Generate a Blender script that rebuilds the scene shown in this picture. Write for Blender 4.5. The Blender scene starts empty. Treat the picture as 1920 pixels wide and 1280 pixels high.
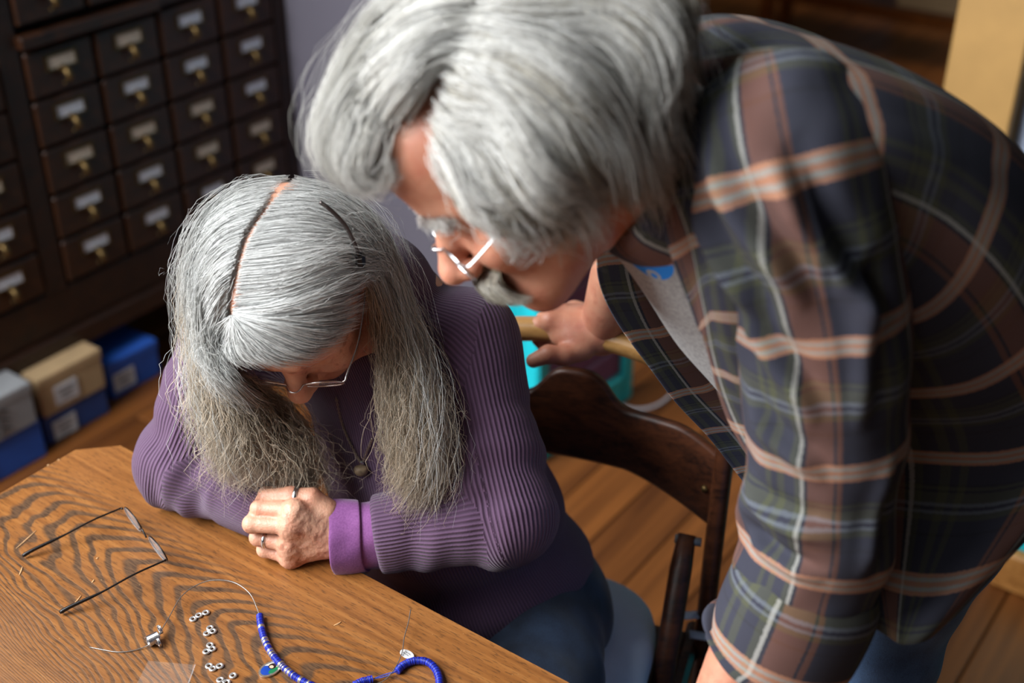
import bpy, math, random
import numpy as np
from mathutils import Vector

rng = np.random.default_rng(7)
random.seed(7)
SC = bpy.context.scene
COL = SC.collection

# ------------------------------------------------------------------ camera
PITCH = math.radians(31.2)
FPX = 2388.0
CAM_Z = 1.72
cam_d = bpy.data.cameras.new('camera')
cam = bpy.data.objects.new('camera', cam_d)
COL.objects.link(cam)
cam.location = (0, 0, CAM_Z)
cam.rotation_euler = (math.pi / 2 - PITCH, 0, 0)
cam_d.sensor_width = 36
cam_d.lens = 36 * FPX / 1920
cam_d.clip_start = 0.02
cam_d.dof.use_dof = True
cam_d.dof.focus_distance = 1.36
cam_d.dof.aperture_fstop = 2.8
SC.camera = cam

# ------------------------------------------------------------------ light
world = bpy.data.worlds.new('world')
SC.world = world
world.use_nodes = True
world.node_tree.nodes['Background'].inputs['Color'].default_value = (0.86, 0.92, 1.0, 1)
world.node_tree.nodes['Background'].inputs['Strength'].default_value = 0.042


def area(name, loc, target, sx, sy, power, color):
    d = bpy.data.lights.new(name, 'AREA')
    d.shape = 'RECTANGLE'
    d.size, d.size_y, d.energy, d.color = sx, sy, power, color
    o = bpy.data.objects.new(name, d)
    COL.objects.link(o)
    o.location = loc
    o.rotation_euler = (Vector(target) - Vector(loc)).to_track_quat('-Z', 'Y').to_euler()
    return o


area('window_daylight', (-2.1, 0.75, 2.40), (0.05, 1.15, 0.95), 2.1, 1.9, 215, (0.95, 0.98, 1.0))
area('room_fill', (-1.9, -1.3, 2.5), (0.1, 1.2, 0.9), 1.5, 1.2, 9, (0.93, 0.97, 1.0))  # added soft fill from behind the camera, no known window there
area('far_room_daylight', (2.6, 4.4, 2.4), (1.4, 3.2, 0.0), 0.9, 0.9, 22, (1.0, 0.93, 0.82))

SC.view_settings.view_transform = 'Standard'
SC.view_settings.look = 'None'
SC.view_settings.exposure = 0.2
SC.view_settings.gamma = 1.0
SC.view_settings.use_curve_mapping = False

# ------------------------------------------------------------------ helpers
C_, S_ = math.cos(PITCH), math.sin(PITCH)
CAM_R = np.array((1.0, 0, 0))
CAM_U = np.array((0, S_, C_))
CAM_B = np.array((0, -C_, S_))


def W(px, py, t):
    """A point of the place, measured from the viewpoint: direction of sight and distance along the axis."""
    v = (640 - py) / FPX
    return np.array((t * (px - 960) / FPX, t * (C_ + v * S_), CAM_Z + t * (-S_ + v * C_)))


def Wz(px, py, z):
    v = (640 - py) / FPX
    return W(px, py, (CAM_Z - z) / (S_ - v * C_))


def hit(func, px, py, t0=0.7, t1=2.2):
    """Distance along the axis at which the line of sight first meets a solid."""
    ts = np.linspace(t0, t1, 900)
    d = func(np.array([W(px, py, t) for t in ts]))
    k = np.argmax(d < 0)
    return ts[k] if d[k] < 0 else t1


def unit(v):
    v = np.asarray(v, float)
    return v / np.linalg.norm(v)


def link(o, parent=None):
    COL.objects.link(o)
    if parent is not None:
        o.parent = parent
    return o


def tag(o, label=None, cat=None, group=None, kind=None):
    if label:
        o['label'] = label
    if cat:
        o['category'] = cat
    if group:
        o['group'] = group
    if kind:
        o['kind'] = kind
    return o


def empty(name, loc, label, cat, group=None, rz=0.0):
    o = bpy.data.objects.new(name, None)
    o.location = loc
    o.rotation_euler = (0, 0, rz)
    o.empty_display_size = 0.05
    link(o)
    return tag(o, label, cat, group)


def base_of(parent):
    b = np.zeros(3)
    while parent is not None:
        b = b + np.array(parent.location)
        parent = parent.parent
    return b


def mesh_np(name, V, F, mat, parent=None, smooth=True, uv=None, col=None):
    """V (n,3); F (m,3) or (m,4) int array; uv per corner (m*k,2); col per vertex (n,3). Vertices in the parent's frame."""
    V = np.asarray(V, np.float32)
    F = np.asarray(F, np.int32)
    if parent is not None:
        V = V - base_of(parent).astype(np.float32)
    me = bpy.data.meshes.new(name)
    k = F.shape[1]
    me.vertices.add(len(V))
    me.vertices.foreach_set('co', V.ravel())
    me.loops.add(F.size)
    me.loops.foreach_set('vertex_index', F.ravel())
    me.polygons.add(len(F))
    me.polygons.foreach_set('loop_start', np.arange(0, F.size, k, dtype=np.int32))
    if smooth:
        me.polygons.foreach_set('use_smooth', np.ones(len(F), bool))
    if uv is not None:
        l = me.uv_layers.new(name='UVMap')
        l.data.foreach_set('uv', np.asarray(uv, np.float32).ravel())
    if col is not None:
        a = me.color_attributes.new('tint', 'FLOAT_COLOR', 'POINT')
        c4 = np.ones((len(V), 4), np.float32)
        c4[:, :3] = col
        a.data.foreach_set('color', c4.ravel())
    me.update(calc_edges=True)
    me.validate()
    o = bpy.data.objects.new(name, me)
    if mat is not None:
        me.materials.append(mat)
    return link(o, parent)


class MB:
    """Collects small solid shapes into one mesh."""

    def __init__(self):
        self.v, self.f = [], []

    def add(self, V, F):
        n = len(self.v)
        self.v += [tuple(p) for p in V]
        self.f += [tuple(i + n for i in f) for f in F]
        return self

    def box(self, c, s, ax=None, bev=0.0):
        """Box of centre c, full size s, axes ax (3 unit vectors), chamfered on every edge when bev > 0."""
        ax = np.eye(3) if ax is None else np.asarray(ax, float)
        h = np.asarray(s, float) / 2
        c = np.asarray(c, float)
        if bev <= 0:
            V = [c + sx * h[0] * ax[0] + sy * h[1] * ax[1] + sz * h[2] * ax[2] for sx in (-1, 1) for sy in (-1, 1) for sz in (-1, 1)]
            F = [(0, 1, 3, 2), (4, 6, 7, 5), (0, 4, 5, 1), (2, 3, 7, 6), (0, 2, 6, 4), (1, 5, 7, 3)]
            return self.add(V, F)
        b = min(bev, h.min() * 0.95)
        V, idx = [], {}
        for sx in (-1, 1):
            for sy in (-1, 1):
                for sz in (-1, 1):
                    for k in range(3):
                        q = h - b
                        q = q.copy()
                        q[k] = h[k]
                        idx[(sx, sy, sz, k)] = len(V)
                        V.append(c + sx * q[0] * ax[0] + sy * q[1] * ax[1] + sz * q[2] * ax[2])
        F = []
        s4 = [(-1, -1), (1, -1), (1, 1), (-1, 1)]
        for k in range(3):
            for s_ in (-1, 1):
                f = []
                for a, b2 in (s4 if s_ > 0 else s4[::-1]):
                    sg = [0, 0, 0]
                    sg[k] = s_
                    sg[(k + 1) % 3], sg[(k + 2) % 3] = a, b2
                    f.append(idx[(sg[0], sg[1], sg[2], k)])
                F.append(tuple(f))
        for k in range(3):
            i, j = (k + 1) % 3, (k + 2) % 3
            for a in (-1, 1):
                for b2 in (-1, 1):
                    def sgn(kk):
                        sg = [0, 0, 0]
                        sg[k], sg[i], sg[j] = kk, a, b2
                        return tuple(sg)
                    f = [idx[sgn(-1) + (i,)], idx[sgn(1) + (i,)], idx[sgn(1) + (j,)], idx[sgn(-1) + (j,)]]
                    F.append(tuple(f if a * b2 > 0 else f[::-1]))
        for sx in (-1, 1):
            for sy in (-1, 1):
                for sz in (-1, 1):
                    f = [idx[(sx, sy, sz, k)] for k in range(3)]
                    F.append(tuple(f if sx * sy * sz > 0 else f[::-1]))
        return self.add(V, F)

    def tube(self, pts, r, n=8, closed=False, caps=True, flat=None):
        """Round tube along pts, radius r (number or one per point); flat = (scale, axis) squashes it along axis."""
        P = np.asarray(pts, float)
        m = len(P)
        R = np.full(m, r, float) if np.isscalar(r) else np.asarray(r, float)
        if closed:
            T = np.roll(P, -1, 0) - np.roll(P, 1, 0)
        else:
            T = np.gradient(P, axis=0)
        T /= np.linalg.norm(T, axis=1)[:, None] + 1e-12
        a = np.array((0, 0, 1.0)) if abs(T[0][2]) < 0.9 else np.array((1.0, 0, 0))
        V = []
        A = unit(np.cross(T[0], a))
        for i in range(m):
            A = unit(A - T[i] * np.dot(A, T[i]))
            B = np.cross(T[i], A)
            for k in range(n):
                q = 2 * math.pi * k / n
                o = R[i] * (math.cos(q) * A + math.sin(q) * B)
                if flat:
                    o = o - flat[1] * np.dot(o, flat[1]) * (1 - flat[0])
                V.append(P[i] + o)
        F = []
        for i in range(m if closed else m - 1):
            i2 = (i + 1) % m
            for k in range(n):
                k2 = (k + 1) % n
                F.append((i * n + k, i * n + k2, i2 * n + k2, i2 * n + k))
        if caps and not closed:
            F.append(tuple(range(n))[::-1])
            F.append(tuple((m - 1) * n + k for k in range(n)))
        return self.add(V, F)

    def lathe(self, prof, c=(0, 0, 0), ax=None, n=16):
        """prof: list of (radius, height)."""
        ax = np.eye(3) if ax is None else np.asarray(ax, float)
        c = np.asarray(c, float)
        V, F = [], []
        for r, z in prof:
            for k in range(n):
                q = 2 * math.pi * k / n
                V.append(c + r * math.cos(q) * ax[0] + r * math.sin(q) * ax[1] + z * ax[2])
        m = len(prof)
        for i in range(m - 1):
            for k in range(n):
                k2 = (k + 1) % n
                F.append((i * n + k, i * n + k2, (i + 1) * n + k2, (i + 1) * n + k))
        if prof[0][0] > 1e-6:
            F.append(tuple(range(n))[::-1])
        if prof[-1][0] > 1e-6:
            F.append(tuple((m - 1) * n + k for k in range(n)))
        return self.add(V, F)

    def prism(self, poly, z0, z1, ax=None, c=(0, 0, 0)):
        ax = np.eye(3) if ax is None else np.asarray(ax, float)
        c = np.asarray(c, float)
        n = len(poly)
        V = [c + x * ax[0] + y * ax[1] + z0 * ax[2] for x, y in poly] + [c + x * ax[0] + y * ax[1] + z1 * ax[2] for x, y in poly]
        F = [tuple(range(n))[::-1], tuple(range(n, 2 * n))] + [(i, (i + 1) % n, n + (i + 1) % n, n + i) for i in range(n)]
        return self.add(V, F)

    def build(self, name, mat, parent=None, smooth=False, bevel=0.0):
        me = bpy.data.meshes.new(name)
        V = self.v
        if parent is not None:
            l = base_of(parent)
            V = [(p[0] - l[0], p[1] - l[1], p[2] - l[2]) for p in V]
        me.from_pydata(V, [], self.f)
        if mat is not None:
            me.materials.append(mat)
        me.update()
        if smooth:
            me.polygons.foreach_set('use_smooth', np.ones(len(me.polygons), bool))
        o = bpy.data.objects.new(name, me)
        link(o, parent)
        if bevel:
            b = o.modifiers.new('edge', 'BEVEL')
            b.width, b.segments, b.limit_method = bevel, 2, 'ANGLE'
        return o


def catmull(P, n, closed=False):
    """Resample control points P (k,d) to n points on a Catmull-Rom curve."""
    P = np.asarray(P, float)
    k = len(P)
    if closed:
        s = np.linspace(0, k, n, endpoint=False)
        i = np.floor(s).astype(int)
        idx = [(i - 1) % k, i % k, (i + 1) % k, (i + 2) % k]
    else:
        s = np.linspace(0, k - 1, n)
        i = np.minimum(np.floor(s).astype(int), k - 2)
        P = np.vstack([2 * P[0] - P[1], P, 2 * P[-1] - P[-2]])
        idx = [i, i + 1, i + 2, i + 3]
    f = (s - i)[:, None]
    p0, p1, p2, p3 = (P[q] for q in idx)
    return 0.5 * (2 * p1 + (p2 - p0) * f + (2 * p0 - 5 * p1 + 4 * p2 - p3) * f ** 2 + (3 * p1 - p0 - 3 * p2 + p3) * f ** 3)


def grid_faces(nu, nv, wrap=False):
    i, j = np.meshgrid(np.arange(nu - 1), np.arange(nv if wrap else nv - 1), indexing='ij')
    j2 = (j + 1) % nv
    return np.stack([i * nv + j, (i + 1) * nv + j, (i + 1) * nv + j2, i * nv + j2], -1).reshape(-1, 4)


def surf(ctrl, nu, nv, closed_v=False):
    """Smooth surface through a control grid ctrl (a,b,3) -> (nu,nv,3)."""
    c = np.asarray(ctrl, float)
    A = np.stack([catmull(c[i], nv, closed_v) for i in range(c.shape[0])])
    return np.stack([catmull(A[:, j], nu) for j in range(nv)], 1)


def vnoise(P, seed=0):
    """Smooth value noise in -1..1 at points P (n,3)."""
    P = np.asarray(P, float) + seed * 17.31
    i = np.floor(P).astype(np.int64)
    f = P - i
    f = f * f * (3 - 2 * f)

    def h(a, b, c):
        n = (a * 374761393 + b * 668265263 + c * 2147483647 + seed * 974711) & 0xffffffff
        n = ((n ^ (n >> 13)) * 1274126177) & 0xffffffff
        n = n ^ (n >> 16)
        return (n & 0xffff) / 32767.5 - 1
    r = 0
    for dx in (0, 1):
        for dy in (0, 1):
            for dz in (0, 1):
                w = (f[:, 0] if dx else 1 - f[:, 0]) * (f[:, 1] if dy else 1 - f[:, 1]) * (f[:, 2] if dz else 1 - f[:, 2])
                r = r + w * h(i[:, 0] + dx, i[:, 1] + dy, i[:, 2] + dz)
    return r


# ---- smooth solid modelling: distance functions and their surface
def smin(a, b, k):
    h = np.clip(0.5 + 0.5 * (b - a) / k, 0, 1)
    return b * (1 - h) + a * h - k * h * (1 - h)


def smax(a, b, k):
    return -smin(-a, -b, k)


def rc(p, a, b, r1, r2):
    a, b = np.asarray(a, float), np.asarray(b, float)
    ab = b - a
    t = np.clip((p - a) @ ab / (ab @ ab), 0, 1)
    return np.linalg.norm(p - a - t[:, None] * ab, axis=1) - (r1 + (r2 - r1) * t)


def ell(p, c, r, ax=None):
    q = p - np.asarray(c, float)
    if ax is not None:
        q = q @ np.asarray(ax, float).T
    r = np.asarray(r, float)
    k0 = np.linalg.norm(q / r, axis=1)
    k1 = np.linalg.norm(q / r ** 2, axis=1) + 1e-9
    return k0 * (k0 - 1) / k1


def sdf_surface(func, lo, hi, res, levels=3):
    lo, hi = np.asarray(lo, float), np.asarray(hi, float)
    S = res * 2 ** levels
    n = np.ceil((hi - lo) / S).astype(int)
    g = np.stack(np.meshgrid(*[np.arange(k) for k in n], indexing='ij'), -1).reshape(-1, 3)
    for lev in range(levels + 1):
        d = func(lo + (g + 0.5) * S)
        g = g[np.abs(d) < S * 1.25]
        if lev < levels:
            o = np.array([(x, y, z) for x in (0, 1) for y in (0, 1) for z in (0, 1)])
            g = (g[:, None] * 2 + o[None]).reshape(-1, 3)
            S /= 2
    N = 1 << 20
    off = np.array([(x, y, z) for x in (0, 1) for y in (0, 1) for z in (0, 1)])

    def key(c):
        return (c[..., 0].astype(np.int64) * N + c[..., 1]) * N + c[..., 2]
    cc = g[:, None] + off[None]
    uk, first, inv = np.unique(key(cc).ravel(), return_index=True, return_inverse=True)
    pts = cc.reshape(-1, 3)[first]
    D = func(lo + pts * S)
    d8 = D[inv].reshape(-1, 8)
    sg = d8 < 0
    act = sg.any(1) & ~sg.all(1)
    g, d8 = g[act], d8[act]
    E = [(a, b) for a in range(8) for b in range(a + 1, 8) if bin(a ^ b).count('1') == 1]
    acc = np.zeros((len(g), 3))
    cnt = np.zeros(len(g))
    for a, b in E:
        m = (d8[:, a] < 0) != (d8[:, b] < 0)
        t = d8[:, a] / np.where(m, d8[:, a] - d8[:, b], 1)
        p = off[a] + t[:, None] * (off[b] - off[a])
        acc += np.where(m[:, None], p, 0)
        cnt += m
    V = lo + (g + acc / cnt[:, None]) * S
    ck = key(g)
    order = np.argsort(ck)
    sk = ck[order]

    def find(c):
        k = key(c)
        i = np.minimum(np.searchsorted(sk, k), len(sk) - 1)
        return np.where(sk[i] == k, order[i], -1)
    F = []
    for ax in range(3):
        a, b = (ax + 1) % 3, (ax + 2) % 3
        bit = 4 >> ax
        m = (d8[:, 0] < 0) != (d8[:, bit] < 0)
        c = g[m]
        inside = d8[m, 0] < 0
        ea, eb = np.eye(3, dtype=int)[a], np.eye(3, dtype=int)[b]
        q = np.stack([find(c), find(c - ea), find(c - ea - eb), find(c - eb)], 1)
        ok = (q >= 0).all(1)
        q, ins = q[ok], inside[ok]
        q[~ins] = q[~ins][:, ::-1]
        F.append(q)
    return V, np.concatenate(F)


# ------------------------------------------------------------------ materials
def nmat(name):
    m = bpy.data.materials.new(name)
    m.use_nodes = True
    nt = m.node_tree
    return m, nt, nt.nodes['Principled BSDF']


def N(nt, kind, **kw):
    n = nt.nodes.new(kind)
    for k, v in kw.items():
        if k.startswith('i_'):
            n.inputs[k[2:].replace('_', ' ')].default_value = v
        else:
            setattr(n, k, v)
    return n


def L(nt, a, b):
    nt.links.new(a, b)


def mth(nt, op, a, b=None, c=None):
    n = nt.nodes.new('ShaderNodeMath')
    n.operation = op
    for i, x in enumerate((a, b, c)):
        if x is None:
            continue
        if isinstance(x, (int, float)):
            n.inputs[i].default_value = x
        else:
            nt.links.new(x, n.inputs[i])
    return n.outputs[0]


def ramp(nt, fac, stops, interp='LINEAR'):
    n = nt.nodes.new('ShaderNodeValToRGB')
    n.color_ramp.interpolation = interp
    el = n.color_ramp.elements
    while len(el) > 1:
        el.remove(el[-1])
    el[0].position, el[0].color = stops[0][0], (*stops[0][1], 1)
    for p, c in stops[1:]:
        e = el.new(p)
        e.color = (*c, 1)
    if fac is not None:
        nt.links.new(fac, n.inputs[0])
    return n.outputs[0]


def mixc(nt, fac, a, b, blend='MIX'):
    n = nt.nodes.new('ShaderNodeMix')
    n.data_type = 'RGBA'
    n.blend_type = blend
    for sock, x in ((n.inputs['Factor'], fac), (n.inputs['A'], a), (n.inputs['B'], b)):
        if isinstance(x, (int, float)):
            sock.default_value = x
        elif isinstance(x, (tuple, list)):
            sock.default_value = (*x, 1) if len(x) == 3 else x
        else:
            nt.links.new(x, sock)
    return n.outputs['Result']


def bump(nt, bsdf, height, strength, dist):
    b = nt.nodes.new('ShaderNodeBump')
    b.inputs['Strength'].default_value = strength
    b.inputs['Distance'].default_value = dist
    nt.links.new(height, b.inputs['Height'])
    nt.links.new(b.outputs[0], bsdf.inputs['Normal'])
    return b


def srgb(r, g, b):
    f = lambda c: c / 12.92 if c <= 0.04045 else ((c + 0.055) / 1.055) ** 2.4
    return tuple(f(x / 255) for x in (r, g, b))


def plain(name, col, rough=0.5, metal=0.0, var=0.12, scale=30, spec=0.5):
    m, nt, b = nmat(name)
    co = N(nt, 'ShaderNodeTexCoord')
    n = N(nt, 'ShaderNodeTexNoise', i_Scale=scale, i_Detail=4.0)
    L(nt, co.outputs['Object'], n.inputs['Vector'])
    d = tuple(c * (1 - var) for c in col)
    e = tuple(min(1, c * (1 + var)) for c in col)
    L(nt, ramp(nt, n.outputs['Fac'], [(0.3, d), (0.7, e)]), b.inputs['Base Color'])
    b.inputs['Roughness'].default_value = rough
    b.inputs['Metallic'].default_value = metal
    b.inputs['Specular IOR Level'].default_value = spec
    return m


def wood(name, dark, light, scale=1.0, axis=0, rough=0.4, stretch=14.0, coat=0.0):
    """Straight-grained wood, grain along the object's axis 0, 1 or 2."""
    m, nt, b = nmat(name)
    co = N(nt, 'ShaderNodeTexCoord')
    mp = N(nt, 'ShaderNodeMapping')
    s = [stretch * scale] * 3
    s[axis] = scale
    mp.inputs['Scale'].default_value = s
    L(nt, co.outputs['Object'], mp.inputs['Vector'])
    n = N(nt, 'ShaderNodeTexNoise', i_Scale=3.0, i_Detail=6.0, i_Roughness=0.6, i_Distortion=0.6)
    L(nt, mp.outputs[0], n.inputs['Vector'])
    n2 = N(nt, 'ShaderNodeTexNoise', i_Scale=16.0, i_Detail=3.0)
    L(nt, mp.outputs[0], n2.inputs['Vector'])
    f = mth(nt, 'ADD', mth(nt, 'MULTIPLY', n.outputs['Fac'], 0.7), mth(nt, 'MULTIPLY', n2.outputs['Fac'], 0.3))
    L(nt, ramp(nt, f, [(0.36, dark), (0.62, light)]), b.inputs['Base Color'])
    b.inputs['Roughness'].default_value = rough
    b.inputs['Coat Weight'].default_value = coat
    bump(nt, b, f, 0.15, 0.002)
    return m

# directions of the room: U runs along the catalogue cabinet and away to the right, V along the table's long edge
U = unit((0.588, 0.809, 0))
V_ = unit((0.809, -0.588, 0))
Z = np.array((0, 0, 1.0))


def flat(p, z):
    return np.array((p[0], p[1], z))


# ------------------------------------------------------------------ setting
M_sub = plain('subfloor_dark', (0.03, 0.018, 0.010), 0.8)
fl = MB()
fl.box((0.6, 3.2, -0.035), (14, 14, 0.03))
floor = tag(fl.build('floor', M_sub), 'orange-brown wooden plank floor', None, None, 'structure')
del floor['label']


def plank_mat(name, a, b_):
    m, nt, b = nmat(name)
    co = N(nt, 'ShaderNodeTexCoord')
    oi = N(nt, 'ShaderNodeObjectInfo')
    mp = N(nt, 'ShaderNodeMapping')
    mp.inputs['Scale'].default_value = (0.6, 14, 14)
    L(nt, co.outputs['Object'], mp.inputs['Vector'])
    off = N(nt, 'ShaderNodeCombineXYZ')
    L(nt, mth(nt, 'MULTIPLY', oi.outputs['Random'], 40.0), off.inputs[0])
    L(nt, off.outputs[0], mp.inputs['Location'])
    n = N(nt, 'ShaderNodeTexNoise', i_Scale=2.2, i_Detail=6.0, i_Distortion=0.8)
    L(nt, mp.outputs[0], n.inputs['Vector'])
    f = mth(nt, 'ADD', mth(nt, 'MULTIPLY', n.outputs['Fac'], 0.75), mth(nt, 'MULTIPLY', oi.outputs['Random'], 0.22))
    L(nt, ramp(nt, f, [(0.30, a), (0.75, b_)]), b.inputs['Base Color'])
    b.inputs['Roughness'].default_value = 0.42
    bump(nt, b, n.outputs['Fac'], 0.1, 0.002)
    return m


M_plank = plank_mat('floor_plank_wood', srgb(82, 44, 16), srgb(144, 86, 38))
PW = 0.125
pl = MB()
pl.box((0, 0, -0.010), (3.2, PW - 0.003, 0.02), bev=0.002)
plank0 = pl.build('plank', M_plank, None)
plank_me = plank0.data
ang = math.atan2(U[1], U[0])
first = True
for k in range(-22, 34):
    for r in range(3):
        c = np.array((0.2, 2.2)) + V_[:2] * (k * PW) + U[:2] * ((r - 1) * 3.204 + ((k * 7) % 5) * 0.55 - 1.0)
        if first:
            o, first = plank0, False
        else:
            o = bpy.data.objects.new('plank', plank_me)
            link(o)
        o.parent = floor
        o.location = (c[0], c[1], 0.0)
        o.rotation_euler = (0, 0, ang)


def wall_mat(name, col, rough=0.7):
    m, nt, b = nmat(name)
    co = N(nt, 'ShaderNodeTexCoord')
    n = N(nt, 'ShaderNodeTexNoise', i_Scale=2.0, i_Detail=5.0)
    L(nt, co.outputs['Object'], n.inputs['Vector'])
    n2 = N(nt, 'ShaderNodeTexNoise', i_Scale=160.0, i_Detail=2.0)
    L(nt, co.outputs['Object'], n2.inputs['Vector'])
    L(nt, ramp(nt, n.outputs['Fac'], [(0.3, tuple(c * .93 for c in col)), (0.7, tuple(c * 1.05 for c in col))]), b.inputs['Base Color'])
    b.inputs['Roughness'].default_value = rough
    bump(nt, b, n2.outputs['Fac'], 0.12, 0.001)
    return m


M_wall = wall_mat('grey_violet_paint', srgb(106, 102, 114))
M_gold = plain('gold_ochre_paint', srgb(186, 144, 84), 0.55, 0.0, 0.10, 9)
M_teal = plain('turquoise_paint', srgb(22, 196, 210), 0.4, 0.0, 0.06, 12)
M_purple = plain('plum_paint', srgb(116, 74, 120), 0.5, 0.0, 0.08, 14)

# catalogue cabinet front plane: a point at floor level and its normal
CAB0 = Wz(200, 738, 0.0)                      # under the cabinet's front, at the boxes
CABN = np.array((0.809, -0.588, 0))           # faces the room
wb = MB()
wc = CAB0 - CABN * 0.50
wb.box(flat(wc + U * 0.6, 1.4), (5.4, 0.08, 2.84), (U, CABN, Z))
wall_back = tag(wb.build('wall_back', M_wall), kind='structure')
bb = MB()
bb.box(flat(wc + U * 0.6 + CABN * 0.05, 0.06), (5.4, 0.02, 0.12), (U, CABN, Z), bev=0.005)
tag(bb.build('baseboard_back', M_wall), kind='structure')
wf = MB()
wf.box(flat(wc + U * 4.6 + CABN * 0.02, 1.4), (2.6, 0.08, 2.84), (U, CABN, Z))
tag(wf.build('wall_far', M_gold), kind='structure')

# wall standing square to the catalogue, ending in a turquoise casing
cab_end = np.array((-0.645, 3.215, 0.0))
q_end = np.array((0.010, 2.755, 0.0))
ws_d = unit(q_end - cab_end)
ws_n = np.array((ws_d[1], -ws_d[0], 0)) * 1.0
if ws_n[1] > 0:
    ws_n = -ws_n
ws_len = np.linalg.norm(q_end - cab_end)
m = MB()
m.box(flat(cab_end + ws_d * (ws_len / 2 + 0.0) - ws_n * 0.05, 1.4), (ws_len - 0.02, 0.10, 2.8), (ws_d, ws_n, Z))
tag(m.build('wall_side', M_wall), kind='structure')
m = MB()
m.box(flat(cab_end + ws_d * (ws_len / 2 - 0.02) + ws_n * 0.008, 0.05), (ws_len - 0.06, 0.016, 0.10), (ws_d, ws_n, Z), bev=0.004)
tag(m.build('baseboard_side', M_wall), kind='structure')
cas = bpy.data.objects.new('trim_2', None)
cas.location = tuple(q_end)
link(cas)
tag(cas, kind='structure')
for k, (s0, s1, dep) in enumerate(((-0.035, 0.002, 0.016), (0.006, 0.050, 0.024))):
    m = MB()
    m.box(flat(q_end + ws_d * (s0 + s1) / 2 + ws_n * dep / 2, 1.1), (s1 - s0, dep, 2.2), (ws_d, ws_n, Z), bev=0.004)
    m.build('casing_board', M_teal, cas)
m = MB()
m.box(flat(q_end + ws_d * 0.02 - ws_n * 0.05, 1.1), (0.05, 0.10, 2.2), (ws_d, ws_n, Z), bev=0.003)
m.build('jamb', M_teal, cas)

# turquoise-framed purple panel door standing open behind the woman's chair
dcor = Wz(1172, 738, 0.0)                     # outer bottom corner
DW = 0.37
door = bpy.data.objects.new('door_1', None)
door.location = tuple(dcor)
link(door)
tag(door, kind='structure')
DX = unit((0.640, 0.768, 0))
DN = np.array((DX[1], -DX[0], 0))


def dbox(name, mat, s0, s1, z0, z1, dep, off=0.0):
    m = MB()
    m.box(dcor - DX * (s0 + s1) / 2 + DN * off + Z * (z0 + z1) / 2, (s1 - s0, dep, z1 - z0), (DX, DN, Z), bev=0.006)
    return m.build(name, mat, door)


dbox('stile', M_teal, 0.0, 0.042, 0.0, 2.05, 0.045)
dbox('stile', M_teal, DW - 0.042, DW, 0.0, 2.05, 0.045)
dbox('bottom_rail', M_teal, 0.042, DW - 0.042, 0.0, 0.085, 0.045)
dbox('top_rail', M_teal, 0.042, DW - 0.042, 1.96, 2.05, 0.045)
for k in range(24):
    dbox('slat', M_purple, 0.042, DW - 0.042, 0.085 + k * 0.078, 0.085 + k * 0.078 + 0.0775, 0.02 if k % 2 else 0.024)

# door post at the far right, a pale door edge and dark glass beyond it
gp = Wz(1717, 742, 0.0)
pst = MB()
pst.box(flat(gp + V_ * 0.02, 1.15), (0.150, 0.10, 2.3), (V_, U, Z), bev=0.004)
tag(pst.build('trim_1', M_gold), kind='structure')
M_pale = plain('pale_blue_paint', srgb(196, 208, 236), 0.5, 0, 0.04)
M_dglass = plain('dark_glass_blue', srgb(12, 26, 36), 0.15, 0, 0.2, 3)
d2 = bpy.data.objects.new('door_2', None)
d2.location = tuple(gp + V_ * 0.12)
link(d2)
tag(d2, kind='structure')
m = MB()
m.box(flat(gp + V_ * 0.115 + U * 0.03, 1.1), (0.034, 0.04, 2.2), (V_, U, Z), bev=0.003)
m.build('stile', M_pale, d2)
m = MB()
m.box(flat(gp + V_ * 0.43 + U * 0.04, 1.1), (0.60, 0.012, 2.2), (V_, U, Z))
m.build('pane', M_dglass, d2)
m = MB()
m.box(flat(gp + V_ * 0.745 + U * 0.03, 1.1), (0.034, 0.04, 2.2), (V_, U, Z), bev=0.003)
m.build('stile', M_pale, d2)

# low turquoise wainscot at the right, wooden baseboard under it
tq = Wz(1868, 1092, 0.0)
m = MB()
m.box(flat(tq + V_ * 0.5 + U * 0.03, 0.42), (1.0, 0.05, 0.66), (V_, U, Z), bev=0.004)
tag(m.build('wall_right', M_teal), kind='structure')
M_base = wood('honey_wood', srgb(150, 96, 44), srgb(196, 138, 74), 1.0, 0, 0.4)
m = MB()
m.box(flat(tq + V_ * 0.5 + U * 0.02, 0.045), (1.02, 0.07, 0.09), (V_, U, Z), bev=0.006)
tag(m.build('baseboard_right', M_base), kind='structure')

# ------------------------------------------------------------------ furniture in the far room
M_fwood = wood('amber_wood', srgb(110, 58, 16), srgb(176, 104, 36), 1.2, 0, 0.4)
M_fdark = wood('far_dark_wood', srgb(34, 18, 10), srgb(66, 36, 18), 1.2, 0, 0.5)
bp = Wz(1600, 95, 0.0)
bench = empty('bench', tuple(bp), 'amber wooden bench with a low stretcher beyond the plaid shirt', 'bench')
for nm, s, z, sz in (('seat_board', 0.0, 0.40, (1.0, 0.30, 0.035)), ('stretcher', 0.0, 0.14, (0.86, 0.06, 0.05))):
    m = MB()
    m.box(flat(bp + V_ * s + U * 0.15, z), sz, (V_, U, Z), bev=0.006)
    m.build(nm, M_fwood, bench)
for s in (-0.43, 0.43):
    for w in (0.05, 0.25):
        m = MB()
        m.box(flat(bp + V_ * s + U * w, 0.19), (0.05, 0.05, 0.385), (V_, U, Z), bev=0.005)
        m.build('leg', M_fwood, bench)
M_cream = plain('cream_card', srgb(206, 184, 146), 0.7, 0, 0.06)
cp = Wz(1745, 40, 0.0)
crate = empty('storage_box', tuple(cp), 'pale cream box on the floor beside the gold door post', 'box')
m = MB()
m.box(flat(cp + U * 0.15, 0.14), (0.34, 0.30, 0.28), (V_, U, Z), bev=0.006)
m.build('body', M_cream, crate)
m = MB()
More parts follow.
